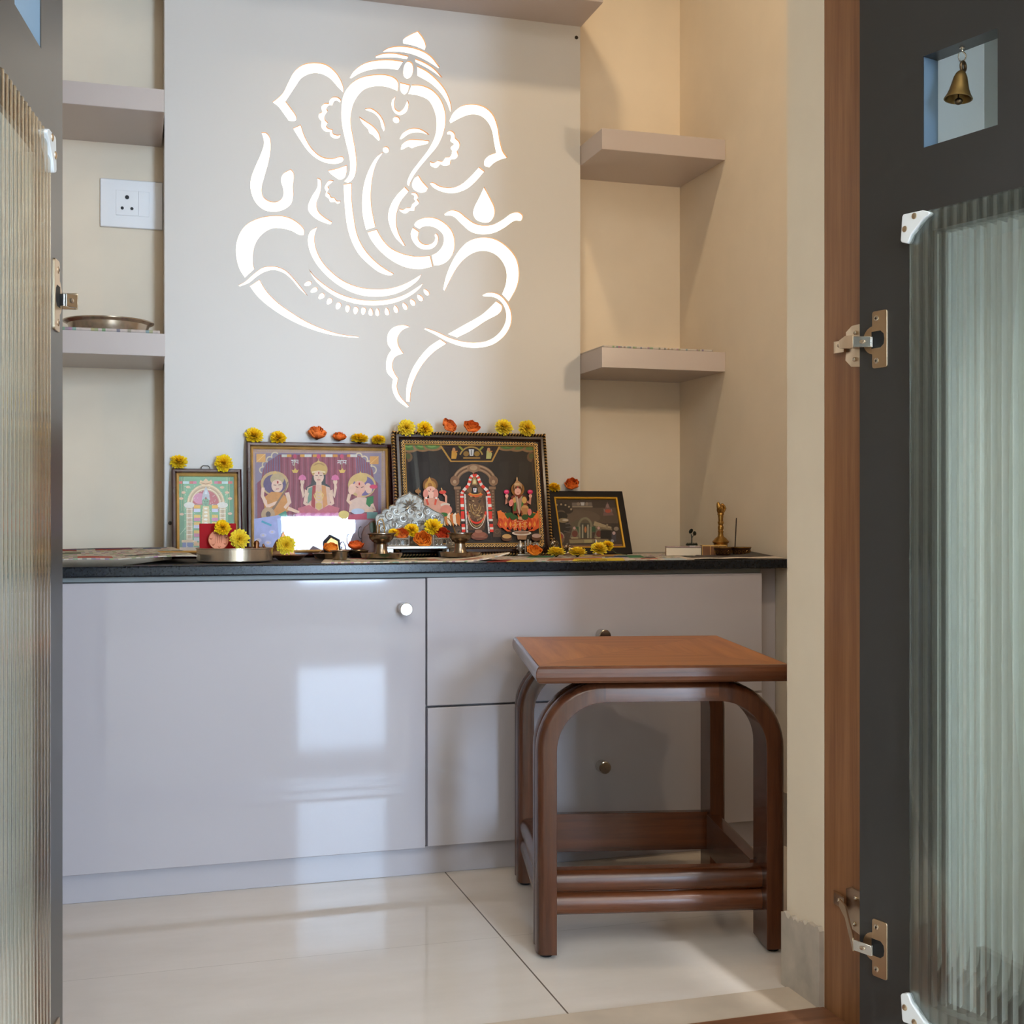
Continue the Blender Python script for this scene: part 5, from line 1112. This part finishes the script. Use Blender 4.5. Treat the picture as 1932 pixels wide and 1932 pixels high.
mb = MB(); mb.ball((.003, 0, .012), (.0095, .005, .007), 14, 8); mb.ball((-.008, 0, .018), (.0045, .0035, .0045), 12, 7); mb.ball((-.012, 0, .0165), (.0026, .0022, .0022), 8, 5); mb.ball((0, 0, .0195), (.003, .0025, .003), 8, 5); mb.tube([(-.007, .002, .022), (-.0055, .003, .0255)], [.001, .0004], 6); mb.tube([(-.007, -.002, .022), (-.0055, -.003, .0255)], [.001, .0004], 6)
mb.ball((-.004, -.003, .005), (.005, .002, .003), 8, 5); obj('animal_body', mb, M['oldsilver'], t)
obj('figurine_base', MB().box(-.014, .014, -.007, .007, 0, .005), M['oldsilver'], t, .001)
v = atY(1124.5, 1046, 2.47)
mb = MB().lathe([(.007, 0), (.007, .002), (.0035, .006), (.005, .014), (.0035, .022), (.0042, .027), (.003, .031), (.0001, .034)], 14); mb.ball((-.005, 0, .020), .0022, 8, 5); mb.ball((.005, 0, .018), .0022, 8, 5)
o = tag(obj('standing_figurine', mb, M['silver']), 'tiny silver standing figurine just behind the rightmost yellow flowers', 'figurine'); o.location = (v.x, 2.47, zc)

# ------------------------------------------------------------------ right end of the counter
YBX = 2.38
a_, b_ = atY(1259.5, 1049, YBX), atY(1320, 1049, YBX); zt = atY(1290, 1031, YBX).z; zc = ZC1+.0014
t = thing('card_box', 'cream card box with a clear glossy lid, under the little dark plant ornament', 'box', ((a_.x+b_.x)/2, YBX, zc), (0, 0, -radians(22))); w2 = (b_.x-a_.x)/2
obj('box_body', MB().box(-w2, w2, 0, .05, 0, zt-zc-.0025), M['acryl'], t, .0008)
obj('box_lid', MB().box(-w2-.001, w2+.001, -.001, .051, zt-zc-.0024, zt-zc), plain('mauve_lid_film', C(150, 120, 124), .12, var=.05), t, .0006)
obj('side_edge', MB().box(-w2-.0012, -w2-.0001, -.0005, .003, 0, zt-zc-.002), M['boxbrown'], t)
v = atY(1305, 1026, YBX+.02)
t = thing('plant_ornament', 'tiny dark metal sapling ornament standing on the cream box', 'ornament', (v.x, YBX+.02, zt))
mb = MB(); mb.box(-.0122, .0122, -.003, .003, .0012, .005)
for i in range(9): mb.lathe([(.0016, 0), (.0001, .0035)], 6, (-.0108+i*.0027, -.001, .0045))
obj('fence_base', mb, M['plant'], t); obj('white_foot', MB().box(-.006, .008, -.0025, .0025, 0, .0012), M['plastic'], t)
mb = MB(); mb.tube([(0, 0, .004), (.0004, 0, .016), (-.001, 0, .025)], [.0015, .0012, .0009], 8); mb.tube([(0, 0, .017), (.003, 0, .021), (.0045, 0, .024)], [.001, .0008, .0006], 6); obj('stem', mb, M['plant'], t)
for x, z, an in ((-.0018, .0315, .35), (.0068, .0268, -.7)):
    mb = MB(); mb.M = Matrix.Translation((x, 0, z)) @ Matrix.Rotation(an, 4, 'Y') @ Matrix.Rotation(.4, 4, 'X'); mb.ball((0, 0, 0), (.0042, .0014, .0058), 12, 8); obj('leaf', mb, M['plant'], t)
CBX = Vector(((a_.x+b_.x)/2, YBX, zc)) + Vector((cos(radians(22)), -sin(radians(22)), 0))*(w2+.0275) + Vector((sin(radians(22)), cos(radians(22)), 0))*.006
t = thing('gift_box', 'brown gift box with gold trim lines between the cream box and the twin bowls', 'box', CBX, (0, 0, -radians(22))); hb = zt-zc+.0015
obj('box_body', MB().box(-.0255, .0255, 0, .06, 0, hb), M['boxbrown'], t, .0006)
mb = MB()
for x in (-.0255, -.0088, .008, .0245): mb.box(x, x+.001, -.0004, .0002, 0, hb)
mb.box(-.0255, .0255, -.0004, .0002, hb-.001, hb); mb.box(-.0255, .0255, -.0004, .0602, hb, hb+.0003); obj('gold_trim', mb, M['gold'], t)
YBW = 2.325
c1, c2 = atY(1364, 1049, YBW), atY(1398, 1049, YBW); k = kpx(1380, YBW); xm = (c1.x+c2.x)/2
t = thing('twin_bowl', 'pair of joined dark enamelled brass bowls with scroll pattern at the right end', 'bowl', (xm, YBW, zc))
for c, r in ((c1, 18.0), (c2, 19.5)):
    s = r*k; b_ = obj('bowl', MB().lathe([(.0001, 0), (.5*s, 0), (.62*s, .001), (.86*s, .0085), (.94*s, .0155), (1.0*s, .0172), (1.0*s, .0186), (.93*s, .0180), (.80*s, .0085), (.4*s, .003), (.0001, .0026)], 40, (c.x-xm, 0, 0)), M['enamel'], t)
    mb = MB().lathe([(.985*s, .0170), (1.01*s, .0176), (1.01*s, .0188), (.955*s, .0188)], 40, (c.x-xm, 0, 0), cap=False); obj('brass_rim', mb, M['brass'], b_)
    mb = MB()
    for i in range(14):
        a = 2*pi*i/14; pts = []
        for j in range(9):
            th = a + (.16-.012*j)*cos(j*.8); zz = .0085+.0042*sin(j*.8)*(1-j*.06); rr = s*(.865+.009*(zz-.0085)/.001*1.2)+.0004; pts.append((c.x-xm+rr*cos(th), rr*sin(th), zz))
        mb.tube(pts, .0005, 5)
    obj('scroll_inlay', mb, M['brass'], b_)
a_, b_ = atY(1386, 1034, YBW+.002), atY(1389.5, 977, YBW+.002)
a_.z = zc+.0036
o = MB(); o.tube([(0, 0, 0), (b_-a_)*.96, b_-a_], [.0013, .0013, .0009], 8); o = tag(obj('incense_stick', o, M['stick']), 'dark burnt incense stick standing in the twin bowls', 'incense stick'); o.location = a_
YBE = 2.42
v = atY(1360.5, 1049, YBE); k = kpx(1360, YBE); zf = lambda py: atY(1360, py, YBE).z-zc
t = thing('hand_bell', 'brass hand bell with a knotted handle topped by a crouching figure, right end of counter', 'bell', (v.x, YBE+.002, zc))
obj('bell_body', MB().lathe([(17*k, 0), (17*k, .0015), (14.5*k, .005), (13*k, zf(1033)), (13.2*k, zf(1026)), (16*k, zf(1023)), (16*k, zf(1021.5)), (13.5*k, zf(1019)), (11*k, zf(1016)), (7*k, zf(1013)), (5.2*k, zf(1010.5))], 36), M['brass'], t)
pr = [(5.2*k, zf(1010.5)), (4.8*k, zf(1006)), (5.4*k, zf(1002)), (4.6*k, zf(1001)), (5.6*k, zf(996)), (5.0*k, zf(992)), (4.2*k, zf(991)), (5.8*k, zf(986)), (5.4*k, zf(984)), (4.4*k, zf(983.5)), (4.6*k, zf(978)), (5.2*k, zf(974)), (5.0*k, zf(972)), (6.6*k, zf(971)), (6*k, zf(968))]
obj('handle', MB().lathe(pr, 24), M['brass'], t)
mb = MB(); mb.ball((.4*k, 0, zf(961.5)), (8.2*k, 7*k, 10*k), 18, 12); mb.ball((-4*k, -2*k, zf(957)), (5*k, 5*k, 6*k), 14, 8); mb.tube([(-5*k, -2*k, zf(955)), (-6.5*k, -2.5*k, zf(950)), (-6*k, -2*k, zf(948))], [4.4*k, 3*k, 2.0*k], 10); mb.ball((3*k, 0, zf(953)), (4*k, 4*k, 3.6*k), 10, 6); mb.tube([(4*k, -4*k, zf(966)), (7*k, -6*k, zf(959)), (4*k, -5*k, zf(953))], 2*k, 8); mb.tube([(-3*k, -4*k, zf(966)), (-5*k, -6*k, zf(962)), (-2*k, -7*k, zf(958))], 1.8*k, 8)
obj('figure_finial', mb, M['brass'], t)

# ------------------------------------------------------------------ stool
ANG = -radians(12.5)
st = thing('wooden_stool', 'polished brown teak stool with arched double-ridged legs and a veneered square top', 'stool', (.791, 1.908, 0), (0, 0, ANG))
SWx, SDy = .1865, .218        # half width, half depth of the leg frames
LT, LD = .03, .076            # leg thickness, leg depth
ZTOP = .4315; ZA = .406       # seat top, top of arch rail
mb = MB()
def topmesh():
    m = MB(); x0, x1, y0, y1 = -.1895, .1895, -.239, .216
    m.mat = 0; m.add([(x0+.006, y0+.006, ZTOP), (x1-.006, y0+.006, ZTOP), (x1-.006, y1-.006, ZTOP), (x0+.006, y1-.006, ZTOP)], [(0, 1, 2, 3)], False)
    m.mat = 1; N_ = 6; zc_ = (ZTOP+ZA+.0005)/2; hz = (ZTOP-ZA-.0005)/2
    ring = lambda o, z: [(x0+o, y0+o, z), (x1-o, y0+o, z), (x1-o, y1-o, z), (x0+o, y1-o, z)]
    prof = [(.006+.0*0, ZTOP)] + [(.006*(1-sin(pi*(i+.5)/N_)) , zc_+hz*cos(pi*(i+.5)/N_)) for i in range(N_)] + [(.006, ZA+.0005)]
    for a, b in zip(prof[:-1], prof[1:]): m.add(ring(a[0], a[1])+ring(b[0], b[1]), [(j, 4+j, 4+(j+1) % 4, (j+1) % 4) for j in range(4)], False)
    m.add(ring(.006, ZA+.0005), [(3, 2, 1, 0)], False); return m
def top_mat():
    n = N('quartered_veneer'); n.bsdf(C(160, 98, 58), .38, 0, .3, .04)
    tc = n.add('ShaderNodeTexCoord'); sp = n.add('ShaderNodeSeparateXYZ'); n.ln(tc.outputs['Object'], sp.inputs[0])
    ax = n.add('ShaderNodeMath', operation='ABSOLUTE'); n.ln(sp.outputs[0], ax.inputs[0]); ay = n.add('ShaderNodeMath', operation='ABSOLUTE'); n.ln(sp.outputs[1], ay.inputs[0])
    ay2 = n.add('ShaderNodeMath', operation='MULTIPLY'); n.ln(ay.outputs[0], ay2.inputs[0]); ay2.inputs[1].default_value = .83
    gt = n.add('ShaderNodeMath', operation='GREATER_THAN'); n.ln(ax.outputs[0], gt.inputs[0]); n.ln(ay2.outputs[0], gt.inputs[1])
    df = n.add('ShaderNodeMath', operation='SUBTRACT'); n.ln(ax.outputs[0], df.inputs[0]); n.ln(ay2.outputs[0], df.inputs[1]); ab = n.add('ShaderNodeMath', operation='ABSOLUTE'); n.ln(df.outputs[0], ab.inputs[0]); ls = n.add('ShaderNodeMath', operation='LESS_THAN'); n.ln(ab.outputs[0], ls.inputs[0]); ls.inputs[1].default_value = .0006
    a = n.noise(2.4, 6, stretch=(20, 1.4, 1), rough=.65); b = n.noise(2.4, 6, stretch=(1.4, 20, 1), rough=.65)
    m1 = n.add('ShaderNodeMix', data_type='RGBA'); n.ln(gt.outputs[0], m1.inputs[0])
    n.ln(n.ramp(b.outputs[0], [(.3, C(140, 84, 44)), (.7, C(176, 112, 62))]), m1.inputs[6]); n.ln(n.ramp(a.outputs[0], [(.3, C(148, 90, 48)), (.7, C(182, 118, 66))]), m1.inputs[7])
    m2 = n.add('ShaderNodeMix', data_type='RGBA'); n.ln(ls.outputs[0], m2.inputs[0]); n.ln(m1.outputs[2], m2.inputs[6]); m2.inputs[7].default_value = C(96, 56, 32); n.ln(m2.outputs[2], n.b.inputs['Base Color']); return n.m
obj('seat_top', topmesh(), [top_mat(), M['stooledge']], st, .001)
# cross-section of legs/rails: a flat board with two rounded ridges on its outer side
def ridge_sec(depth, th, n=7):
    """points (along depth, outwards); outer side carries two half-round ridges"""
    pts = [(0, -th), (depth, -th)]; r = depth/2
    for c in (depth*.75, depth*.25):
        for i in range(n+1):
            a = i*pi/n; pts.append((c+r*.5*cos(a)*.98, -th*.38+th*.38*sin(a)))
    return pts
def sweep(path, nrm, sec, y0):
    """path in the x-z plane; nrm outward; section depth runs along +y from y0"""
    m = MB(); ns = len(sec); vs = [(p[0]+q[0]*o, y0+d_, p[1]+q[1]*o) for p, q in zip(path, nrm) for d_, o in sec]; fs = []
    for i in range(len(path)-1):
        for j in range(ns): fs.append((i*ns+j, i*ns+(j+1) % ns, (i+1)*ns+(j+1) % ns, (i+1)*ns+j))
    m.add(vs, fs, True); m.add(vs[:ns], [tuple(range(ns))], False); m.add(vs[-ns:], [tuple(reversed(range(ns)))], False); return m
RA = .102; LZ = .0065
def leg_path(sx):
    P = [(sx*SWx, LZ), (sx*SWx, ZA-RA)]; Q = [(sx, 0), (sx, 0)]
    for i in range(1, 15):
        a = pi/2*i/14; P.append((sx*(SWx-RA+RA*cos(a)), ZA-RA+RA*sin(a))); Q.append((sx*cos(a), sin(a)))
    return P, Q
sec = ridge_sec(LD, LT)
for yy in (-SDy, SDy-LD):
    for sx in (-1, 1):
        P, Q = leg_path(sx); m = sweep(P, Q, sec, yy)
        lg = obj('leg', m, M['stool'], st, .0008)
        mb = MB().lathe([(.0001, 0), (.009, 0), (.0105, .003), (.009, LZ)], 16, (sx*(SWx-.016), yy+.02, 0)); mb.lathe([(.0001, 0), (.009, 0), (.0105, .003), (.009, LZ)], 16, (sx*(SWx-.016), yy+LD-.02, 0)); obj('foot_glide', mb, M['black'], lg)
    P = [(-(SWx-RA), ZA), ((SWx-RA), ZA)]; Q = [(0, 1), (0, 1)]
    obj('top_rail', sweep(P, Q, sec, yy), M['stooledge'], st, .0008)
# low stretchers with two half-round ridges on the outside
def stretcher(a, b, out, z0, z1):
    ax, ay = a; bx, by = b; m = MB(); h = z1-z0; s2 = [(0, -.018), (h, -.018)]
    for c in (h*.75, h*.25):
        for i in range(8):
            an = i*pi/7; s2.append((c+h*.25*cos(an)*.97, .013*sin(an)))
    n = len(s2); vs = [(ax+out[0]*o, ay+out[1]*o, z0+d_) for d_, o in s2]+[(bx+out[0]*o, by+out[1]*o, z0+d_) for d_, o in s2]
    fs = [(j, (j+1) % n, n+(j+1) % n, n+j) for j in range(n)]+[tuple(reversed(range(n))), tuple(range(n, 2*n))]
    m.add(vs, fs, False)
    for i in range(len(m.sm)): m.sm[i] = i < n and i > 1
    return obj('stretcher', m, M['stooledge' if out[1] else 'stool'], st, .0006)
xi = SWx-LT+.002; yi = SDy-LD+.002
stretcher((-xi, -SDy+.036), (xi, -SDy+.036), (0, -1), .054, .121)
stretcher((xi, SDy-.036), (-xi, SDy-.036), (0, 1), .054, .121)
stretcher((-SWx+.018, yi), (-SWx+.018, -yi), (-1, 0), .054, .121)
stretcher((SWx-.018, -yi), (SWx-.018, yi), (1, 0), .054, .121)

# ------------------------------------------------------------------ the two open doors
WD, ZD0, ZD1, TD = .46, .01, 2.095, .025
class Door:
    def __init__(s, name, edge, ang, side):
        s.side = side; s.root = empty(name, (edge[0], edge[1], 0), (0, 0, ang)); s.root['kind'] = 'structure'
        s.mx = Matrix.Translation((edge[0], edge[1], 0)) @ Matrix.Rotation(ang, 4, 'Z'); s.inv = s.mx.inverted()
    def M(s): return Matrix.Diagonal((1, s.side, 1, 1))     # local y: +1 runs away from the seen face
    def pt(s, px, py, off=0):
        o = s.inv @ Vector((0, 0, H)); d = s.inv.to_3x3() @ ray(px, py); t = (off*s.side-o.y)/d.y; p = o+d*t
        return Vector((p.x, p.y*s.side, p.z))
    def mb(s): m = MB(); m.M = s.M(); return m
def slab(m, xs, zs, y0, y1, hole):
    nx, nz = len(xs)-1, len(zs)-1; solid = lambda i, j: 0 <= i < nx and 0 <= j < nz and not hole((xs[i]+xs[i+1])/2, (zs[j]+zs[j+1])/2)
    for i in range(nx):
        for j in range(nz):
            if not solid(i, j): continue
            a, b, c, d_ = xs[i], xs[i+1], zs[j], zs[j+1]
            m.add([(a, y0, c), (b, y0, c), (b, y0, d_), (a, y0, d_)], [(0, 1, 2, 3)], False); m.add([(a, y1, c), (b, y1, c), (b, y1, d_), (a, y1, d_)], [(3, 2, 1, 0)], False)
            for ii, jj, e_ in ((i-1, j, (a, c, a, d_)), (i+1, j, (b, d_, b, c)), (i, j-1, (b, c, a, c)), (i, j+1, (a, d_, b, d_))):
                if not solid(ii, jj): m.add([(e_[0], y0, e_[1]), (e_[2], y0, e_[3]), (e_[2], y1, e_[3]), (e_[0], y1, e_[1])], [(3, 2, 1, 0)], False)
    return m
DR = Door('door_1', (.8181, 1.29), radians(-90+15.1), 1)
eL = atY(118, 973, 1.262)
DL = Door('door_2', (eL.x, eL.y), radians(-90-8), -1)
HX0, HX1, HZ0, HZ1 = .0925, .1895, 1.0610, 1.1630
CX0, CX1, CZ0, CZ1 = .106, .354, .106, .966
GX0, GX1, GZ0, GZ1 = .0766, .3834, .0815, .9878
edge_lit = plain('blue_painted_window_light', C(96, 116, 134), .3, var=.03)  # bluish window light on the opening's inner sides, put into their colour
BRK = [DR.pt(1660+a/5.37, 340+b/5.37, -.006) for a, b in ((250, 348), (445, 306), (500, 318), (515, 332), (505, 352), (455, 385), (325, 555), (305, 620), (285, 642), (232, 632), (222, 612), (238, 372))]
BRK = [(p.x, p.z) for p in BRK]
CPL = DR.pt(1661, 640, 0).z     # hinge height
def hinge(D, zc):
    hz = zc - CPL
    t = lambda v: (v.x, v.y, v.z + hz)
    h = D.mb(); x0, x1 = .0203, .0423
    rr = .003; pts = []
    for cx, cz, a0 in ((x1-rr, .0332-rr, 0), (x0+rr, .0332-rr, 90), (x0+rr, -.0332+rr, 180), (x1-rr, -.0332+rr, 270)):
        for i in range(5): an = radians(a0+i*22.5); pts.append((cx+rr*cos(an), cz+rr*sin(an)))
    h.prism(pts, lambda a, b, d_: (a, d_, zc+b), -.0016, .0004)
    root = obj('hinge', h, M['brass_plate'], D.root, .0004)
    h = D.mb(); h.prism([(.0225+.0165*cos(i*pi/16), .0165*sin(i*pi/16)) for i in range(32)], lambda a, b, d_: (a, d_, zc+b), -.001, .0003); obj('hinge_cup', h, M['brass_plate'], root)
    h = D.mb(); pts = [(.0195, .0098), (.033, .0098), (.0375, .006), (.0385, 0), (.0375, -.006), (.033, -.0098), (.0195, -.0098)]; h.prism(pts, lambda a, b, d_: (a, d_, zc+b), -.00175, .0004); obj('cup_recess', h, M['black'], root)
    for s_ in (-1, 1):
        h = D.mb(); h.M = h.M @ Matrix.Translation((.0265, -.0016, zc+s_*.0245)) @ Matrix.Rotation(pi/2, 4, 'X'); h.lathe([(.0034, 0), (.0034, .0004), (.0024, .0008), (.0001, .0008)], 16); sc = obj('screw', h, M['steel'], root)
        h = D.mb(); h.M = h.M @ Matrix.Translation((.0265, -.0025, zc+s_*.0245)) @ Matrix.Rotation(pi/2, 4, 'X'); h.box(-.0015, .0015, -.0004, .0004, 0, .0001).box(-.0004, .0004, -.0015, .0015, 0, .0001); obj('screw_slot', h, M['black'], sc)
    def bar(name, pts, w, th, mat):
        h = D.mb(); vs = []
        for (p, hw) in zip(pts, w):
            vs += [(p[0], p[1], p[2]-hw), (p[0], p[1], p[2]+hw)]
        n = len(pts); off = (-.35*th, -.9*th, 0) if False else (0, -th, 0)
        tops = [(v[0]+off[0], v[1]+off[1], v[2]) for v in vs]; a = vs+tops; m_ = 2*n; fs = []
        for i in range(n-1):
            o = 2*i; fs += [(m_+o, m_+o+2, m_+o+3, m_+o+1), (o, o+1, o+3, o+2), (o, o+2, m_+o+2, m_+o), (o+1, m_+o+1, m_+o+3, o+3)]
        fs += [(0, m_, m_+1, 1), (m_-2, m_-1, 2*m_-1, 2*m_-2)]
        h.add(a, fs, False); return obj(name, h, mat, root, .0006)
    A_ = DR.pt(1650, 646, .003); A2 = DR.pt(1646, 645, -.006); B_ = DR.pt(1612, 645, -.012)
    bar('hinge_arm', [t(A_), t(A2), t(B_)], [.0052, .006, .0066], .0025, M['chrome'])
    oval = D.mb(); m_ = (Vector(t(A2))+Vector(t(B_)))/2; oval.ball((m_.x, m_.y-.0026, m_.z), (.005, .0012, .0025), 12, 6); obj('arm_emboss', oval, M['steel'], root)
    iv = DR.inv
    def jp(px, py, X):
        r = ray(px, py); q = Vector((r.x*X/r.x, r.y*X/r.x, H + r.z*X/r.x)); q = iv @ q; return q
    B2 = jp(1597, 646, .845); Cc = jp(1586, 650, .855)
    bar('base_arm', [t(B_), t(B2), t(Cc)], [.0078, .0078, .005], .003, M['brass_plate'])
    # mounting plate lying on the frame face: built as a thin winged plate
    wing = [(1597, 655), (1596, 627), (1607, 615), (1623, 611), (1624, 632), (1624, 692), (1606, 692), (1595, 680)]
    h = D.mb(); f = [t(jp(a, b, .8645)) for a, b in wing]; g = [t(jp(a, b, .8625)) for a, b in wing]; n = len(f)
    h.add(f+g, [tuple(range(n)), tuple(reversed(range(n, 2*n)))]+[(i, n+i, n+(i+1) % n, (i+1) % n) for i in range(n)], False); obj('mounting_plate', h, M['brass_plate'], root)
    tongue = [(1573, 645), (1592, 642), (1592, 664), (1573, 667)]
    h = D.mb(); f = [t(jp(a, b, .8622)) for a, b in tongue]; g = [t(jp(a, b, .859)) for a, b in tongue]; n = 4
    h.add(f+g, [tuple(range(n)), tuple(reversed(range(n, 2*n)))]+[(i, n+i, n+(i+1) % n, (i+1) % n) for i in range(n)], False); obj('mounting_tongue', h, M['brass_plate'], root)
    for a, b in ((1583.5, 652), (1614, 628), (1612, 678)):
        c = jp(a, b, .8615 if a > 1600 else .8585); h = D.mb(); h.ball(t(c), .0028, 10, 6); obj('plate_screw', h, M['steel'], root)
    return root
def build_door(D, hinge_z):
    xs = [0, HX0, CX0, HX1, CX1, WD]; zs = [ZD0, CZ0, CZ1, HZ0, HZ1, ZD1]
    hole = lambda x, z: (HX0 < x < HX1 and HZ0 < z < HZ1) or (CX0 < x < CX1 and CZ0 < z < CZ1)
    obj('door_panel', slab(D.mb(), xs, zs, 0, TD, hole), M['doordark'], D.root)
    lin_ = D.mb(); e_ = .0004
    lin_.add([(HX0+e_, .001, HZ0+e_), (HX0+e_, TD-.0005, HZ0+e_), (HX0+e_, TD-.0005, HZ1-e_), (HX0+e_, .001, HZ1-e_)], [(0, 1, 2, 3)], False)
    lin_.add([(HX0+e_, .001, HZ0+e_), (HX1-e_, .001, HZ0+e_), (HX1-e_, TD-.0005, HZ0+e_), (HX0+e_, TD-.0005, HZ0+e_)], [(0, 1, 2, 3)], False)
    obj('opening_lit_sides', lin_, edge_lit, D.root)
    # fluted pane on the seen face, over the cut-out
    g = D.mb(); n = 24; w = (GX1-GX0)/n; sub = 10; front = []; back = []
    for i in range(n*sub+1):
        x = GX0+(GX1-GX0)*i/(n*sub); f = (i % sub)/sub; front.append((x, -.0038-.0023*sin(pi*f)))
    vs = [(x, y, z) for z in (GZ0, GZ1) for x, y in front]+[(x, -.0003, z) for z in (GZ0, GZ1) for x in (GX0, GX1)]
    m_ = n*sub+1; fs = [(i, i+1, m_+i+1, m_+i) for i in range(m_-1)]; b0 = 2*m_
    fs += [(b0+1, b0, b0+2, b0+3), (b0, 0, m_, b0+2), (m_-1, b0+1, b0+3, 2*m_-1)]
    fs += [tuple([b0] + [b0+1] + list(range(m_-1, -1, -1))), tuple([b0+3, b0+2] + list(range(m_, 2*m_)))]
    g.add(vs, fs, False); obj('glass_pane', g, M['fluted'], D.root)
    for fx, fz in ((1, 1), (-1, 1), (1, -1), (-1, -1)):
        tx = lambda x: x if fx > 0 else GX0+GX1-x; tz = lambda z: z if fz > 0 else GZ0+GZ1-z
        b = D.mb(); b.prism([(tx(x), tz(z)) for x, z in BRK], lambda a, c, d_: (a, d_, c), -.0082, -.0002); br = obj('corner_clip', b, M['plasticblue'], D.root, .0008)
        for a, c in ((347, 362), (250, 494)):
            p = DR.pt(1660+a/5.37, 340+c/5.37, -.0085); h = D.mb(); h.M = h.M @ Matrix.Translation((tx(p.x), -.0081, tz(p.z))) @ Matrix.Rotation(pi/2, 4, 'X'); h.lathe([(.0036, 0), (.0034, .0008), (.0018, .0014), (.0001, .0014)], 14); sc = obj('screw', h, M['brass_plate'], br)
    for z in hinge_z: hinge(D, z)
build_door(DR, (CPL, DR.pt(1659, 1790, 0).z))
build_door(DL, (CPL, DR.pt(1659, 1790, 0).z))
# brass bell hanging in the right door's opening
hk = DR.mx @ Vector((DR.pt(1815, 80, .0125).x, .0125, HZ1)); kb = (hk.xy.dot((SA, CA)))/F
t = thing('hanging_bell', 'small brass bell on a wire hook in the square opening of the right door', 'bell', (hk.x, hk.y, hk.z-.0003))
zz = lambda py: -(py-78)*kb
mb = MB(); mb.lathe([(.0028, -.0004), (.0028, -.0016)], 12); mb.tube([(0, 0, -.001), (0, 0, zz(84)), (.0015, 0, zz(87)), (.0042, 0, zz(90)), (.0052, 0, zz(94)), (.0042, 0, zz(100)), (.001, 0, zz(106)), (-.0035, 0, zz(104)), (-.0042, 0, zz(98)), (-.0038, 0, zz(91))], .0008, 8); obj('hook', mb, M['steel'], t)
mb = MB(); rc = zz(115); mb.tube([(.0015+.0038*cos(i*pi/10), .0015*cos(i*pi/10), rc+.0052*sin(i*pi/10)) for i in range(20)], .0018, 8, True); obj('bell_ring', mb, M['oldbrass'], t)
BM = Matrix.Translation((.0022, 0, 0)) @ Matrix.Rotation(radians(7), 4, 'Y')
mb = MB(); mb.M = BM; mb.lathe([(.0001, zz(124)), (.0032, zz(124.5)), (.0052, zz(128)), (.0072, zz(136)), (.0088, zz(148)), (.0105, zz(160)), (.0128, zz(170)), (.0148, zz(176)), (.0152, zz(178)), (.0140, zz(178)), (.0115, zz(171)), (.0095, zz(160)), (.007, zz(140)), (.0001, zz(130))], 36); obj('bell_body', mb, M['bellbrass'], t)
mb = MB(); mb.M = BM; mb.tube([(0, 0, zz(132)), (0, 0, zz(180))], .0008, 6); mb.ball((.0008, 0, zz(182)), (.0045, .0045, .0038), 12, 8); obj('clapper', mb, M['oldbrass'], t)

# ------------------------------------------------------------------ light, sky, camera
wd = bpy.data.worlds.new('World'); SC.world = wd; wd.use_nodes = True
bg = wd.node_tree.nodes['Background']; bg.inputs[0].default_value = (.82, .9, 1, 1); bg.inputs[1].default_value = 1.2
def area(name, loc, rot, sx, sy, power, col):
    l = bpy.data.lights.new(name, 'AREA'); l.shape = 'RECTANGLE'; l.size = sx; l.size_y = sy; l.energy = power; l.color = col
    o = bpy.data.objects.new(name, l); COL.objects.link(o); o.location = loc; o.rotation_euler = rot; return o
area('window_daylight', ((WX0+WX1)/2, -3.2, (WZ0+WZ1)/2), (pi/2, 0, 0), WX1-WX0, WZ1-WZ0, 215, (.54, .745, 1))
area('hall_fill', (-.25, -1.3, 2.5), (0, 0, 0), 3.5, 2.5, 80, (1, .93, .85))  # added fill over the whole hall, no fixture behind it
o_ = area('niche_side_fill', (1.2, 1.60, 1.22), (0, 0, 0), .05, .05, 2.0, (1, .79, .54)); o_.rotation_euler = (Vector((1.1, 2.7, .98))-o_.location).to_track_quat('-Z', 'Y').to_euler()  # added warm fill hidden behind the jamb, brightens the right niche
l = bpy.data.lights.new('door_gap_fill', 'SPOT'); l.energy = 230; l.color = (.95, .98, 1); l.shadow_soft_size = .06; l.spot_size = radians(15); l.spot_blend = .35  # added fill aimed behind the right door, brightens the wall seen through it
o = bpy.data.objects.new('door_gap_fill', l); COL.objects.link(o); o.location = (.88, .05, 2.45); o.rotation_euler = (Vector((1.06, 1.15, .72))-o.location).to_track_quat('-Z', 'Y').to_euler()
l = bpy.data.lights.new('niche_ceiling_lamp', 'SPOT'); l.energy = 23; l.color = (1, .78, .50); l.shadow_soft_size = .05; l.spot_size = radians(92); l.spot_blend = .9
o = bpy.data.objects.new('niche_ceiling_lamp', l); COL.objects.link(o); o.location = (.58, 1.82, 2.42); o.rotation_euler = (Vector((1.2, 2.6, .75))-o.location).to_track_quat('-Z', 'Y').to_euler()
cam = bpy.data.cameras.new('camera'); co = bpy.data.objects.new('camera', cam); COL.objects.link(co)
cam.sensor_width = 36; cam.lens = F/1932*36; cam.shift_y = (966-YH)/1932*-1; cam.clip_start = .02
co.location = (0, 0, H); co.rotation_euler = (pi/2, 0, -A)
SC.camera = co
SC.view_settings.view_transform = 'Standard'; SC.view_settings.look = 'None'; SC.view_settings.exposure = .06
SC.cycles.use_denoising = True
SC.cycles.use_adaptive_sampling = True; SC.cycles.adaptive_threshold = .045; SC.cycles.adaptive_min_samples = 20; SC.cycles.use_light_tree = False; SC.cycles.max_bounces = 8; SC.cycles.diffuse_bounces = 4; SC.cycles.glossy_bounces = 4; SC.cycles.transmission_bounces = 8; SC.cycles.transparent_max_bounces = 16; SC.cycles.sample_clamp_indirect = 6
